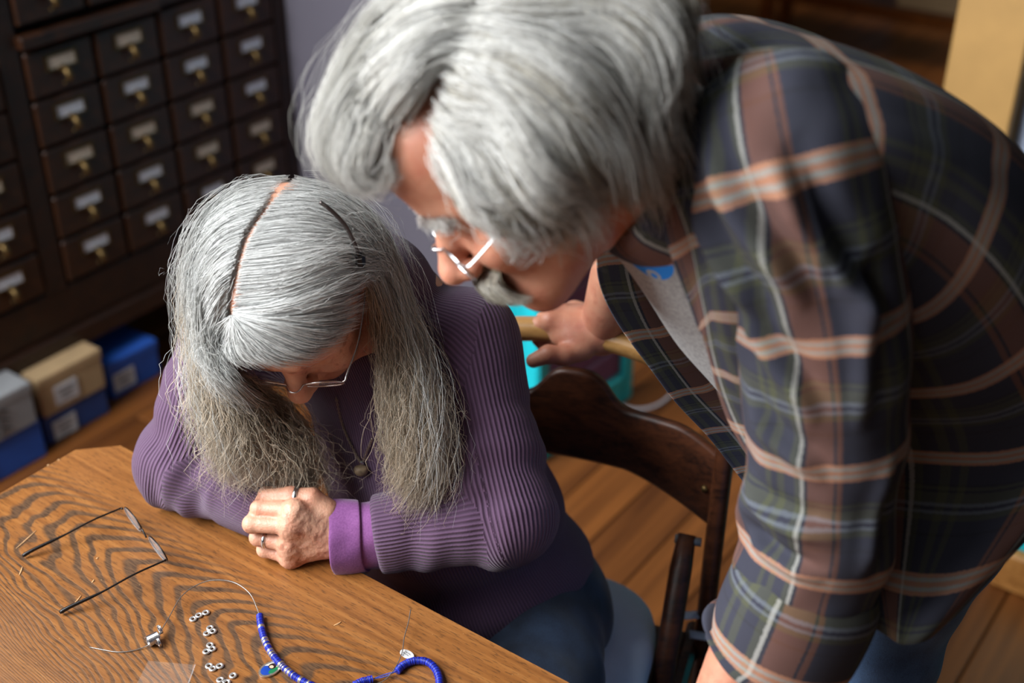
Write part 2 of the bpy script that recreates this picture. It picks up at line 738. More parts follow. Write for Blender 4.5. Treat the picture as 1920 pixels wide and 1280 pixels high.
m.box(flat(cp + U * 0.15, 0.30), (0.36, 0.32, 0.05), (V_, U, Z), bev=0.006)
m.build('lid', M_cream, crate)
# white cable on the floor behind the chair
M_cable = plain('pale_grey_plastic', srgb(190, 188, 196), 0.45, 0, 0.03)
pts = catmull([Wz(a, b, 0.006) for a, b in ((1130, 742), (1165, 760), (1200, 767), (1235, 758), (1262, 736), (1300, 700))], 40)
m = MB()
m.tube(pts, 0.0045, 6)
tag(m.build('floor_cable', M_cable, None, True), 'thin pale cable curving across the floor behind the chair', 'cable')

# ------------------------------------------------------------------ card catalogue cabinet
M_cab = wood('dark_oak_cabinet', srgb(26, 13, 7), srgb(50, 26, 13), 1.0, 0, 0.45, 10)
M_drw = wood('dark_oak_drawer', srgb(32, 16, 8), srgb(62, 33, 14), 1.6, 0, 0.40, 10)
M_brass = plain('aged_brass', srgb(112, 90, 56), 0.45, 0.9, 0.2, 60)
M_steel = plain('tarnished_plate', srgb(150, 150, 150), 0.4, 0.6, 0.15, 80)
M_card = plain('white_card', srgb(214, 216, 226), 0.7, 0, 0.08, 60)
M_cardb = plain('aged_card', srgb(206, 190, 172), 0.7, 0, 0.12, 60)
M_black = plain('black_recess', srgb(14, 10, 9), 0.9)


def onfront(px, py):
    """Where the line of sight meets the cabinet's front plane -> (along U from CAB0, height)."""
    d = W(px, py, 1.0) - np.array((0, 0, CAM_Z))
    t = np.dot(CAB0 - np.array((0, 0, CAM_Z)), CABN) / np.dot(d, CABN)
    p = np.array((0, 0, CAM_Z)) + d * t
    return np.dot(p - CAB0, U), p[2]


a4, z4 = onfront(155, 370)
d4, zd4 = onfront(478, 230)
COLW = (d4 - a4) / 3
_, z3 = onfront(135, 288)
ROWH = z3 - z4
cx_right, _ = onfront(548, 200)
_, z_bot = onfront(150, 640)
LAST = cx_right - (a4 + 3.5 * COLW)          # what the right stile takes
cab = empty('card_catalogue', tuple(CAB0), 'tall dark oak card catalogue with rows of small labelled drawers', 'cabinet')
CB = dict(x0=a4 - 5.25 * COLW, x1=cx_right, z0=z_bot, z1=z4 + 5.0 * ROWH + 0.9)
m = MB()
m.box(flat(CAB0 + U * (CB['x0'] + CB['x1']) / 2 - CABN * 0.24, (CB['z0'] + CB['z1']) / 2),
      (CB['x1'] - CB['x0'], 0.40, CB['z1'] - CB['z0']), (U, CABN, Z))
m.build('carcass', M_cab, cab)


def cbox(name, mat, x0, x1, z0, z1, d0, d1, parent=cab, bev=0.003):
    mm = MB()
    mm.box(flat(CAB0 + U * (x0 + x1) / 2 + CABN * (d0 + d1) / 2, (z0 + z1) / 2), (x1 - x0, d1 - d0, z1 - z0), (U, CABN, Z), bev=bev)
    return mm.build(name, mat, parent)


rows_z = [z4 + (k - 1) * ROWH for k in range(0, 6)]     # label heights, lowest first
LAB = 0.018                                             # label sits above the drawer's middle
z_low = rows_z[0] - LAB - ROWH / 2
z_top = rows_z[4] - LAB + ROWH / 2
cbox('base_moulding', M_cab, CB['x0'] - 0.01, CB['x1'] + 0.01, CB['z0'], CB['z0'] + 0.05, -0.04, 0.022)
cbox('base_rail', M_cab, CB['x0'], CB['x1'], CB['z0'] + 0.05, z_low - 0.006, -0.04, 0.006)
xa = a4 - COLW / 2
cbox('stile', M_cab, a4 + 3.5 * COLW, CB['x1'], z_low - 0.01, CB['z1'], -0.04, 0.010)
cbox('stile', M_cab, xa - 0.30 * COLW, xa, z_low - 0.01, CB['z1'], -0.04, 0.010)
cbox('stile', M_cab, CB['x0'], CB['x0'] + 0.05, z_low - 0.01, CB['z1'], -0.04, 0.010)
cbox('moulding', M_drw, xa - 0.005, xa + 2.02 * COLW, z_top + 0.008, z_top + 0.036, -0.02, 0.030)
cbox('moulding', M_cab, xa + 2.02 * COLW, CB['x1'] - 0.03, z_top + 0.008, z_top + 0.030, -0.02, 0.014)
for s in (CB['x0'] + 0.06, CB['x1'] - 0.05):
    for d in (-0.40, -0.08):
        cbox('leg', M_cab, s - 0.03, s + 0.03, 0.0, CB['z0'], d - 0.03, d + 0.03)

# one drawer, copied with its parts
dw, dh = COLW - 0.010, ROWH - 0.008


def make_drawer(pos):
    mm = MB()
    mm.box((0, 0, 0), (dw, 0.022, dh), (U, CABN, Z), bev=0.004)
    d = mm.build('drawer', M_drw, None)
    d.parent = cab
    e = MB()
    zz = LAB
    w, h = 0.072, 0.030
    for (x, z, sx, sz) in ((0, zz + h / 2, w + 0.008, 0.004), (0, zz - h / 2, w + 0.008, 0.004), (-w / 2, zz, 0.004, h), (w / 2, zz, 0.004, h)):
        e.box(U * x + CABN * 0.013 + Z * z, (sx, 0.005, sz), (U, CABN, Z))
    h_ = e.build('label_holder', M_brass, None)
    h_.parent = d
    e = MB()
    e.box(U * 0 + CABN * 0.0125 + Z * zz, (w - 0.002, 0.0015, h - 0.002), (U, CABN, Z))
    c_ = e.build('label_card', M_card, None)
    c_.parent = d
    e = MB()
    e.tube([CABN * 0.013 + Z * (zz - 0.016), CABN * 0.030 + Z * (zz - 0.024), CABN * 0.034 + Z * (zz - 0.034), CABN * 0.028 + Z * (zz - 0.042)],
           [0.009, 0.008, 0.008, 0.005], 8)
    p_ = e.build('drawer_pull', M_brass, None, True)
    p_.parent = d
    e = MB()
    e.tube([CABN * 0.0115 + Z * (zz - 0.050), CABN * 0.0165 + Z * (zz - 0.050)], [0.004, 0.003], 8)
    k_ = e.build('rod_knob', M_brass, None, True)
    k_.parent = d
    return d


d_first = make_drawer(None)
cells = []
for c in range(4):
    for r in range(5):
        cells.append((a4 + c * COLW, rows_z[r] - LAB))
for r in range(5):
    for c in (1, 2, 3):
        cells.append((a4 - c * COLW - 0.30 * COLW, rows_z[r] - LAB))
for c in range(4):
    for r in range(2):
        cells.append((a4 + c * COLW, z_top + 0.05 + ROWH * (r + 0.5)))
for i, (x, z) in enumerate(cells):
    if i == 0:
        d = d_first
    else:
        d = d_first.copy()
        link(d, cab)
        for ch in d_first.children:
            k = ch.copy()
            link(k, d)
            if ch.name.startswith('label_card') and random.random() < 0.3:
                k.data = ch.data.copy()
                k.data.materials[0] = M_cardb
    p = flat(U * x + CABN * 0.004, z)
    d.location = tuple(p)

# ------------------------------------------------------------------ file boxes under the cabinet
M_bblue = plain('blue_card', srgb(38, 86, 176), 0.6, 0, 0.08, 20)
M_bblue2 = plain('dark_blue_card', srgb(40, 70, 132), 0.6, 0, 0.08, 20)
M_btan = plain('kraft_card', srgb(176, 146, 108), 0.75, 0, 0.08, 20)
M_bgrey = plain('grey_card', srgb(140, 140, 142), 0.7, 0, 0.08, 20)
M_wlab = plain('white_label', srgb(205, 203, 205), 0.7, 0, 0.06, 40)
M_ink = plain('faded_ink', srgb(60, 56, 58), 0.8, 0, 0.1, 90)


def file_box(px, py, qx, qy, H_, D_, z0, mat, label, lx=0.0, ink=False, lid=True):
    L_ = float(np.linalg.norm(Wz(px, py, z0) - Wz(qx, qy, z0)))
    b = Wz(px, py, z0)                                   # front right bottom corner
    t = empty('file_box', tuple(b), label, 'box', 'long card file boxes under the catalogue')
    mid = b - U * L_ / 2 - CABN * D_ / 2
    mm = MB()
    mm.box(mid + Z * H_ / 2, (L_, D_, H_), (U, CABN, Z), bev=0.004)
    mm.build('body', mat, t)
    if lid:
        mm = MB()
        mm.box(mid + Z * (H_ - 0.012) , (L_ + 0.004, D_ + 0.004, 0.026), (U, CABN, Z), bev=0.003)
        mm.build('lid', mat, t)
    mm = MB()
    mm.box(b - U * (L_ * (0.72 - lx)) + CABN * 0.0025 + Z * H_ * 0.42, (0.062, 0.002, 0.048), (U, CABN, Z))
    lb = mm.build('paper_label', M_wlab, t)
    mm = MB()
    for k in range(3):
        mm.box(b - U * (L_ * (0.72 - lx)) + CABN * 0.0038 + Z * (H_ * 0.42 + 0.012 - k * 0.011), (0.042 - 0.008 * k, 0.0008, 0.003), (U, CABN, Z))
    mm.build('writing', M_ink, lb)
    if ink:
        mm = MB()
        for k in range(3):
            q = b - U * (L_ * 0.33) + CABN * 0.003 + Z * (H_ * 0.62 - k * 0.022)
            mm.tube(catmull([q, q - U * 0.02 + Z * 0.01, q - U * 0.028 - Z * 0.006, q - U * 0.045 + Z * 0.008], 12), 0.0018, 5)
        mm.build('marker_writing', M_ink, t)
    return t


file_box(303, 700, 212, 752, 0.100, 0.24, 0.0, M_bblue, 'bright blue card file box lying alone at the end of the row', 0.0)
file_box(207, 772, 96, 838, 0.074, 0.24, 0.0, M_bblue2, 'dark blue card file box with white label under the kraft box', 0.0, False, False)
file_box(200, 724, 84, 786, 0.104, 0.23, 0.076, M_btan, 'tan kraft card file box stacked on a dark blue box', 0.1)
file_box(90, 852, -60, 945, 0.098, 0.24, 0.0, M_bblue, 'bright blue card file box under the grey box', -0.05, False, False)
file_box(72, 790, -70, 872, 0.105, 0.22, 0.100, M_bgrey, 'grey card file box with marker writing on a bright blue box', -0.1, True)

# ------------------------------------------------------------------ table
TZ = 0.75
E1 = Wz(225, 832, TZ)
E0 = Wz(140, 840, TZ)
TL, TW = 1.42, 0.84
ch = 0.06


def table_mat():
    m, nt, b = nmat('oiled_ash_table')
    co = N(nt, 'ShaderNodeTexCoord')
    P = co.outputs['UV']
    sep = N(nt, 'ShaderNodeSeparateXYZ')
    L(nt, P, sep.inputs[0])
    l, w = sep.outputs[0], sep.outputs[1]
    mp = N(nt, 'ShaderNodeMapping')
    mp.inputs['Scale'].default_value = (3.0, 9.0, 1)
    L(nt, P, mp.inputs['Vector'])
    n1 = N(nt, 'ShaderNodeTexNoise', i_Scale=1.0, i_Detail=3.0, i_Roughness=0.5)
    L(nt, mp.outputs[0], n1.inputs['Vector'])
    mp2 = N(nt, 'ShaderNodeMapping')
    mp2.inputs['Scale'].default_value = (14.0, 50.0, 1)
    L(nt, P, mp2.inputs['Vector'])
    n2 = N(nt, 'ShaderNodeTexNoise', i_Scale=1.0, i_Detail=3.0)
    L(nt, mp2.outputs[0], n2.inputs['Vector'])

    def wave(w0, c1, period, amp):
        dwn = mth(nt, 'SUBTRACT', w, w0)
        dwn = mth(nt, 'ADD', dwn, mth(nt, 'MULTIPLY', mth(nt, 'SUBTRACT', n1.outputs['Fac'], 0.5), 0.05))
        g = mth(nt, 'SUBTRACT', l, mth(nt, 'MULTIPLY', mth(nt, 'ABSOLUTE', mth(nt, 'MULTIPLY', dwn, mth(nt, 'ABSOLUTE', dwn))), c1))
        g = mth(nt, 'ADD', g, mth(nt, 'MULTIPLY', n1.outputs['Fac'], amp))
        g = mth(nt, 'ADD', g, mth(nt, 'MULTIPLY', n2.outputs['Fac'], 0.012))
        return mth(nt, 'FRACT', mth(nt, 'DIVIDE', g, period))
    fr = wave(-0.150, 30.0, 0.036, 0.22)
    ring = ramp(nt, fr, [(0.0, (0, 0, 0)), (0.48, (0, 0, 0)), (0.64, (1, 1, 1)), (0.90, (1, 1, 1)), (1.0, (0, 0, 0))])
    # where the boards show plain-sawn arches: near the heart line only; elsewhere fine straight grain
    side_ = mth(nt, 'ADD', mth(nt, 'SUBTRACT', w, -0.150), mth(nt, 'MULTIPLY', mth(nt, 'SUBTRACT', n1.outputs['Fac'], 0.5), 0.10))
    heart = ramp(nt, mth(nt, 'ADD', side_, 0.5), [(0.20, (0.12, 0.12, 0.12)), (0.36, (0.75, 0.75, 0.75)), (0.46, (1, 1, 1)), (0.535, (1, 1, 1)), (0.585, (0.06, 0.06, 0.06))])
    # pores: short dark dashes along the grain
    mp3 = N(nt, 'ShaderNodeMapping')
    mp3.inputs['Scale'].default_value = (75.0, 620.0, 1)
    L(nt, P, mp3.inputs['Vector'])
    n3 = N(nt, 'ShaderNodeTexNoise', i_Scale=1.0, i_Detail=2.0)
    L(nt, mp3.outputs[0], n3.inputs['Vector'])
    mp4 = N(nt, 'ShaderNodeMapping')
    mp4.inputs['Scale'].default_value = (5.0, 130.0, 1)
    L(nt, P, mp4.inputs['Vector'])
    n4 = N(nt, 'ShaderNodeTexNoise', i_Scale=1.0, i_Detail=5.0)
    L(nt, mp4.outputs[0], n4.inputs['Vector'])
    base = ramp(nt, n4.outputs['Fac'], [(0.28, srgb(108, 64, 27)), (0.52, srgb(136, 85, 39)), (0.75, srgb(154, 102, 52))])
    darkw = ramp(nt, n3.outputs['Fac'], [(0.35, srgb(46, 36, 30)), (0.60, srgb(94, 68, 46))])
    pore = ramp(nt, n3.outputs['Fac'], [(0.36, (1, 1, 1)), (0.43, (0, 0, 0))])
    rf = mth(nt, 'MULTIPLY', mth(nt, 'MULTIPLY', ring, heart), 0.95)
    c = mixc(nt, rf, base, darkw)
    c = mixc(nt, mth(nt, 'MULTIPLY', pore, 0.62), c, srgb(66, 42, 22))
    # greyish worn finish towards the sitter's far side
    n5 = N(nt, 'ShaderNodeTexNoise', i_Scale=7.0, i_Detail=6.0)
    L(nt, P, n5.inputs['Vector'])
    wear = ramp(nt, mth(nt, 'ADD', mth(nt, 'MULTIPLY', n5.outputs['Fac'], 0.5), mth(nt, 'MULTIPLY', w, -1.1)), [(0.42, (0, 0, 0)), (0.72, (1, 1, 1))])
    c = mixc(nt, mth(nt, 'MULTIPLY', wear, 0.45), c, srgb(112, 80, 54))
    # pale scratches
    sc_ = N(nt, 'ShaderNodeTexNoise', i_Scale=420.0, i_Detail=1.0)
    L(nt, P, sc_.inputs['Vector'])
    spk = ramp(nt, sc_.outputs['Fac'], [(0.765, (0, 0, 0)), (0.80, (1, 1, 1))])
    c = mixc(nt, mth(nt, 'MULTIPLY', spk, 0.5), c, srgb(214, 178, 130))
    L(nt, c, b.inputs['Base Color'])
    rr = ramp(nt, n5.outputs['Fac'], [(0.3, (0.36,) * 3), (0.7, (0.52,) * 3)])
    L(nt, rr, b.inputs['Roughness'])
    b.inputs['Specular IOR Level'].default_value = 0.45
    h = mth(nt, 'SUBTRACT', mth(nt, 'MULTIPLY', n3.outputs['Fac'], 0.6), mth(nt, 'MULTIPLY', rf, 0.5))
    bump(nt, b, h, 0.25, 0.0012)
    return m


M_table = table_mat()
M_tleg = wood('table_leg_wood', srgb(96, 54, 20), srgb(150, 92, 40), 1.0, 2, 0.45)
table = empty('table', (float(E1[0]), float(E1[1]), 0), 'orange-brown ash table with cut corners and arched dark grain', 'table')


def tp(l, w, z=TZ):
    """Point on the table: l metres along the sitter's edge from the cut corner, w metres across (negative is away from her)."""
    return flat(E1 + V_ * l + U * w, z)


def tlw(px, py):
    p = Wz(px, py, TZ)
    return float(np.dot(p - E1, V_)), float(np.dot(p - E1, U))


l0, w0 = tlw(140, 840)
poly = [(0, 0), (TL, 0), (TL + ch, -ch), (TL + ch, -TW + ch), (TL, -TW), (0, -TW), (l0, -TW + ch), (l0, w0)]
m = MB()
ins = 0.003
n = len(poly)
cen = np.mean(poly, 0)
pin = [tuple(np.array(p) + (cen - np.array(p)) / np.linalg.norm(cen - np.array(p)) * 0.004) for p in poly]
TH = 0.03
rings = [[tp(x, y, TZ) for x, y in pin], [tp(x, y, TZ - 0.003) for x, y in poly], [tp(x, y, TZ - TH) for x, y in poly]]
Vv = [p for r in rings for p in r]
Ff = [tuple(range(n))[::-1]] + [(i + k * n, (i + 1) % n + k * n, (i + 1) % n + (k + 1) * n, i + (k + 1) * n) for k in range(2) for i in range(n)] + [tuple(2 * n + i for i in range(n))]
m.add(Vv, Ff)
top = m.build('table_top', M_table, table)
uvl = top.data.uv_layers.new(name='UVMap')
for lp in top.data.loops:
    co = np.array(top.data.vertices[lp.vertex_index].co) + np.array(table.location)
    uvl.data[lp.index].uv = (float(np.dot(co - E1, V_)), float(np.dot(co - E1, U)))
m = MB()
for a, b_ in (((0.08, -0.10), (TL - 0.02, -0.10)), ((0.08, -TW + 0.1), (TL - 0.02, -TW + 0.1)), ((0.08, -0.10), (0.08, -TW + 0.1)), ((TL - 0.02, -0.10), (TL - 0.02, -TW + 0.1))):
    pa, pb = tp(*a, TZ - TH - 0.035), tp(*b_, TZ - TH - 0.035)
    dd = unit(pb - pa)
    m.box((pa + pb) / 2, (np.linalg.norm(pb - pa) + 0.02, 0.02, 0.07), (dd, np.cross(Z, dd), Z))
m.build('apron', M_tleg, table)
for a in ((0.08, -0.10), (TL - 0.02, -0.10), (0.08, -TW + 0.1), (TL - 0.02, -TW + 0.1)):
    m = MB()
    m.box(tp(*a, (TZ - TH) / 2), (0.055, 0.055, TZ - TH), (V_, U, Z), bev=0.006)
    m.build('leg', M_tleg, table)

# ------------------------------------------------------------------ chair
M_chair = wood('chair_dark_walnut', srgb(40, 20, 12), srgb(92, 50, 28), 2.0, 0, 0.42, 8, 0.0)
M_rail = wood('chair_worn_rail', srgb(140, 98, 50), srgb(196, 150, 92), 1.5, 0, 0.30, 8, 0.3)
M_cush = plain('grey_blue_cotton', srgb(188, 197, 212), 0.9, 0, 0.05, 25)
CV = unit((0.95, -0.31, 0))
CU = unit((0.31, 0.95, 0))
CB0 = np.array((0.075, 1.374, 0.0))
chair = empty('chair', tuple(CB0), 'dark folding wooden chair under the person in purple, with curved back slat', 'chair')


def cp_(s, d, z):
    """Chair point: s towards her left, d behind the back plane, height z."""
    return CB0 + CV * s + CU * d + Z * z


for sg in (-1, 1):
    m = MB()
    m.tube(catmull([cp_(sg * 0.205, -0.03, 0.0), cp_(sg * 0.205, -0.02, 0.45), cp_(sg * 0.205, 0.0, 0.72), cp_(sg * 0.205, 0.012, 0.855)], 24),
           0.017, 10, flat=(0.75, CV))
    m.build('back_post', M_chair, chair, True)
    m = MB()
    m.tube([cp_(sg * 0.170, -0.38, 0.0), cp_(sg * 0.170, -0.05, 0.60), cp_(sg * 0.170, -0.02, 0.635)], [0.014, 0.015, 0.012], 10)
    m.build('leg', M_chair, chair, True)
    m = MB()
    m.tube([cp_(sg * 0.155, -0.025, 0.628), cp_(sg * 0.19, -0.022, 0.628)], 0.006, 8)
    m.build('bolt', M_steel, chair, True)


def bow(s):
    return 0.036 * (1 - (s / 0.21) ** 2)


m = MB()
m.tube(catmull([cp_(s, bow(s) + 0.004, 0.842 + 0.036 * (1 - (s / .205) ** 2)) for s in np.linspace(-0.205, 0.205, 9)], 36), 0.0165, 12)
m.build('top_rail', M_rail, chair, True)
ss = np.linspace(-0.205, 0.205, 61)


def zt(s):
    a = abs(s)
    return 0.779 - 0.026 * max(0, (a - 0.14) / 0.065) ** 1.5 + 0.046 * math.exp(-(a / 0.050) ** 4)


def zb(s):
    a = abs(s)
    return 0.685 - 0.042 * min(1, max(0, (a - 0.07) / 0.12)) ** 1.3


Vv, Ff = [], []
for i, s in enumerate(ss):
    for dd, z in ((-0.006, zb(s)), (-0.009, zb(s) + 0.006), (-0.009, zt(s) - 0.006), (-0.006, zt(s)), (0.004, zt(s)), (0.007, zt(s) - 0.006), (0.007, zb(s) + 0.006), (0.004, zb(s))):
        Vv.append(cp_(s, bow(s) + dd, z))
for i in range(len(ss) - 1):
    for k in range(8):
        Ff.append((i * 8 + k, (i + 1) * 8 + k, (i + 1) * 8 + (k + 1) % 8, i * 8 + (k + 1) % 8))
m = MB()
m.add(Vv, Ff)
m.build('back_slat', M_chair, chair, True)
for s in (-0.185, 0.185):
    m = MB()
    m.tube([cp_(s, bow(s) - 0.008, 0.70), cp_(s, bow(s) - 0.013, 0.70)], [0.006, 0.004], 10)
    m.build('screw', M_brass, chair, True)
m = MB()
m.box(cp_(0, -0.20, 0.440), (0.37, 0.40, 0.025), (CV, CU, Z), bev=0.008)
m.build('seat', M_chair, chair)
for sg in (-1, 1):
    m = MB()
    m.box(cp_(sg * 0.188, -0.19, 0.440), (0.022, 0.42, 0.03), (CV, CU, Z), bev=0.006)
    m.build('seat_rail', M_chair, chair)
m = MB()
m.tube([cp_(-0.2, -0.022, 0.25), cp_(0.2, -0.022, 0.25)], 0.010, 8)
m.build('stretcher', M_chair, chair, True)
# cushion
nu, nv = 28, 64
Vv = []
for i in range(nu):
    ph = -math.pi / 2 + math.pi * i / (nu - 1)
    cr, cz = max(0.0, math.cos(ph)) ** 0.45, math.copysign(abs(math.sin(ph)) ** 0.8, math.sin(ph))
    for j in range(nv):
        q = 2 * math.pi * j / nv
        sx = math.copysign(abs(math.cos(q)) ** 0.62, math.cos(q))
        sy = math.copysign(abs(math.sin(q)) ** 0.62, math.sin(q))
        Vv.append(cp_(-0.005 + 0.160 * sx * cr, -0.175 + 0.190 * sy * cr, 0.492 + 0.032 * cz * (1 - 0.25 * cr * 0)))
Vv = np.array(Vv)
Vv[:, 2] += 0.004 * vnoise(Vv * 14, 3)
cush = mesh_np('seat_cushion', Vv, grid_faces(nu, nv, True), M_cush)
tag(cush, 'grey-blue cotton seat cushion tied on the dark chair', 'cushion')
m = MB()
m.tube(catmull([cp_(0.16, -0.03, 0.495), cp_(0.185, -0.03, 0.505), cp_(0.215, -0.015, 0.50), cp_(0.222, -0.04, 0.488), cp_(0.19, -0.05, 0.49)], 20), 0.008, 8, flat=(0.35, Z))
tie = m.build('tie_strap', M_cush, cush, True)

# ------------------------------------------------------------------ things on the table
M_blk = plain('black_frame_metal', srgb(24, 20, 20), 0.35, 0.3, 0.2, 80)
M_silver = plain('polished_silver', srgb(214, 214, 216), 0.22, 1.0, 0.06, 120)
M_wire = plain('beading_wire', srgb(150, 146, 142), 0.35, 0.8, 0.1, 200)
M_clear = None


def glassmat(name, tint=(1, 1, 1), alpha=0.12):
    m, nt, b = nmat(name)
    b.inputs['Base Color'].default_value = (*tint, 1)
    b.inputs['Roughness'].default_value = 0.03
    b.inputs['Alpha'].default_value = alpha
    b.inputs['Specular IOR Level'].default_value = 0.6
    return m


M_lens = glassmat('spectacle_lens', (0.85, 0.9, 0.95), 0.16)
M_film = glassmat('clear_film', (0.9, 0.85, 0.8), 0.03)


def on_table(px, py, h=0.0):
    return Wz(px, py, TZ + h)


# black spectacles lying open, lenses towards the sitter
gA, gB = on_table(228, 952, 0.022), on_table(310, 1050, 0.022)
gl = empty('eyeglasses', tuple(flat((gA + gB) / 2, TZ)), 'black wire-armed eyeglasses lying open on the table', 'eyeglasses')
gm = (gA + gB) / 2
gx = unit(gB - gA)
gy = unit(np.cross(Z, gx))
for nm, a, b_, tip in (('temple_arm', gA, on_table(120, 1003, 0.014), on_table(42, 1042, 0.004)), ('temple_arm', gB, on_table(190, 1110, 0.014), on_table(112, 1148, 0.004))):
    m = MB()
    pts = catmull([a, a * 0.5 + b_ * 0.5 + Z * 0.002, b_, b_ * 0.3 + tip * 0.7 + Z * 0.001, tip], 24)
    m.tube(pts, np.interp(np.arange(24), [0, 11, 14, 22, 23], [0.0011, 0.0011, 0.0019, 0.0024, 0.0018]), 8)
    arm = m.build(nm, M_blk, gl, True)
lz = unit((0.08, -0.40, 0.91))
for sg in (-1, 1):
    cc = gm + gx * sg * 0.0335 - Z * 0.002 + gy * (0.003 if sg else 0)
    ring = [cc + gx * 0.0235 * math.cos(q) + lz * 0.0165 * math.sin(q) * (1.0) for q in np.linspace(0, 2 * math.pi, 40, endpoint=False)]
    m = MB()
    m.tube(ring, 0.0008, 6, True)
    rim = m.build('rim', M_blk if sg < 0 else M_blk, gl, True)
    m = MB()
    Vr = [cc + gy * 0.0008] + [cc + (p - cc) * 0.98 for p in ring]
    Vr2 = [p - gy * 0.0016 for p in Vr]
    F = [(0, 1 + k, 1 + (k + 1) % 40) for k in range(40)] + [(41, 42 + (k + 1) % 40, 42 + k) for k in range(40)] + [(1 + k, 42 + k, 42 + (k + 1) % 40, 1 + (k + 1) % 40) for k in range(40)]
    m.add(Vr + Vr2, F)
    m.build('lens', M_lens, gl)
m = MB()
m.tube(catmull([gm - gx * 0.0095 + Z * 0.0, gm + Z * 0.006, gm + gx * 0.0095], 12), 0.0010, 6)
m.build('bridge', M_blk, gl, True)
for sg, e in ((-1, gA), (1, gB)):
    m = MB()
    m.tube([gm + gx * sg * 0.0572 - Z * 0.001, e + gy * 0.0], [0.0012, 0.0016], 6)
    m.build('hinge', M_blk, gl, True)

# clear beading wire from the spring clip to the bead strand
wp = [(168, 1213), (225, 1222), (270, 1213), (292, 1196), (315, 1160), (340, 1118), (372, 1095), (405, 1087), (440, 1092), (468, 1112), (482, 1140), (487, 1156)]
hh = [0.001, 0.001, 0.002, 0.006, 0.007, 0.008, 0.010, 0.012, 0.011, 0.008, 0.005, 0.0035]
pts = catmull([on_table(a, b_, h) for (a, b_), h in zip(wp, hh)], 90)
strand = empty('bead_strand', tuple(on_table(487, 1156)), 'blue bead strand with silver spacers and oval medal on thin wire', 'bead strand')
m = MB()
m.tube(pts, 0.00055, 6)
m.build('wire', M_wire, strand, True)
# beads: a run of blue discs with silver spacers
M_bead = plain('cobalt_bead', srgb(30, 48, 170), 0.28, 0, 0.16, 300)
M_bead2 = plain('deep_blue_bead', srgb(22, 30, 120), 0.30, 0, 0.16, 300)
M_bsil = plain('silver_spacer', srgb(206, 198, 186), 0.3, 0.9, 0.1, 200)


def disc_mesh(name, mat, r, h, hole):
    b_ = MB()
    b_.lathe([(hole, -h / 2), (r * 0.9, -h / 2), (r, -h * 0.28), (r, h * 0.28), (r * 0.9, h / 2), (hole, h / 2), (hole, -h / 2)], n=14)
    o = b_.build(name, mat, None, True)
    return o


def run_beads(path, pattern, parent, r, h):
    P = np.asarray(path)
    seg = np.linalg.norm(np.diff(P, axis=0), axis=1)
    s = np.concatenate([[0], np.cumsum(seg)])
    tot = s[-1]
    x, i = h / 2, 0
    proto = {}
    while x < tot:
        nm, mt, rr = pattern(x / tot, i)
        p = np.array([np.interp(x, s, P[:, k]) for k in range(3)])
        q = np.array([np.interp(min(tot, x + 1e-3), s, P[:, k]) for k in range(3)])
        p0 = np.array([np.interp(max(0, x - 1e-3), s, P[:, k]) for k in range(3)])
        d = Vector(q - p0)
        key = (nm, mt.name, round(rr, 5))
        if key not in proto:
            o = disc_mesh(nm, mt, rr, h * 0.96, 0.0006)
            proto[key] = o
        else:
            o = bpy.data.objects.new(nm, proto[key].data)
            link(o)
        o.parent = parent
        o.rotation_euler = (d.to_track_quat('Z', 'Y')).to_euler()
        jit = rng.normal(0, 0.0001, 3)
        o.location = tuple(p - np.array(parent.location) + jit)
        x += h
        i += 1


BR = 0.0039
bpth = [(487, 1153), (490, 1175), (497, 1200), (508, 1222), (522, 1240), (545, 1262), (575, 1280), (620, 1298), (670, 1308)]
bp3 = catmull([on_table(a, b_, BR + 0.0002) for a, b_ in bpth], 120)


def pat1(f, i):
    sil = (i in (12, 13, 14)) or (i in (26, 27, 29, 30, 33, 34, 39, 40, 42, 43, 45, 55, 56, 58, 60, 63, 64, 66, 67, 70)) or (i > 74 and i % 7 in (0, 1))
    if sil:
        return 'silver_spacer', M_bsil, BR * (1.04 if i > 15 else 1.0)
    return 'blue_bead', (M_bead if (i * 7) % 5 < 3 else M_bead2), BR * (0.98 + 0.03 * ((i * 13) % 4) / 3)


run_beads(bp3, pat1, strand, BR, 0.00145)
# oval medal on a jump ring
mc = on_table(506, 1254, 0.0018)
m1 = unit(on_table(523, 1242, 0) - on_table(488, 1264, 0))
m2 = np.cross(Z, m1)
medal_n = Z
m = MB()
rim_pts = [mc + m1 * 0.0125 * math.cos(q) + m2 * 0.0092 * math.sin(q) for q in np.linspace(0, 2 * math.pi, 48, endpoint=False)]
m.prism([(0.0125 * math.cos(q), 0.0092 * math.sin(q)) for q in np.linspace(0, 2 * math.pi, 48, endpoint=False)], -0.0012, 0.0006, (m1, m2, Z), mc)
md = m.build('oval_medal', M_bsil, strand)


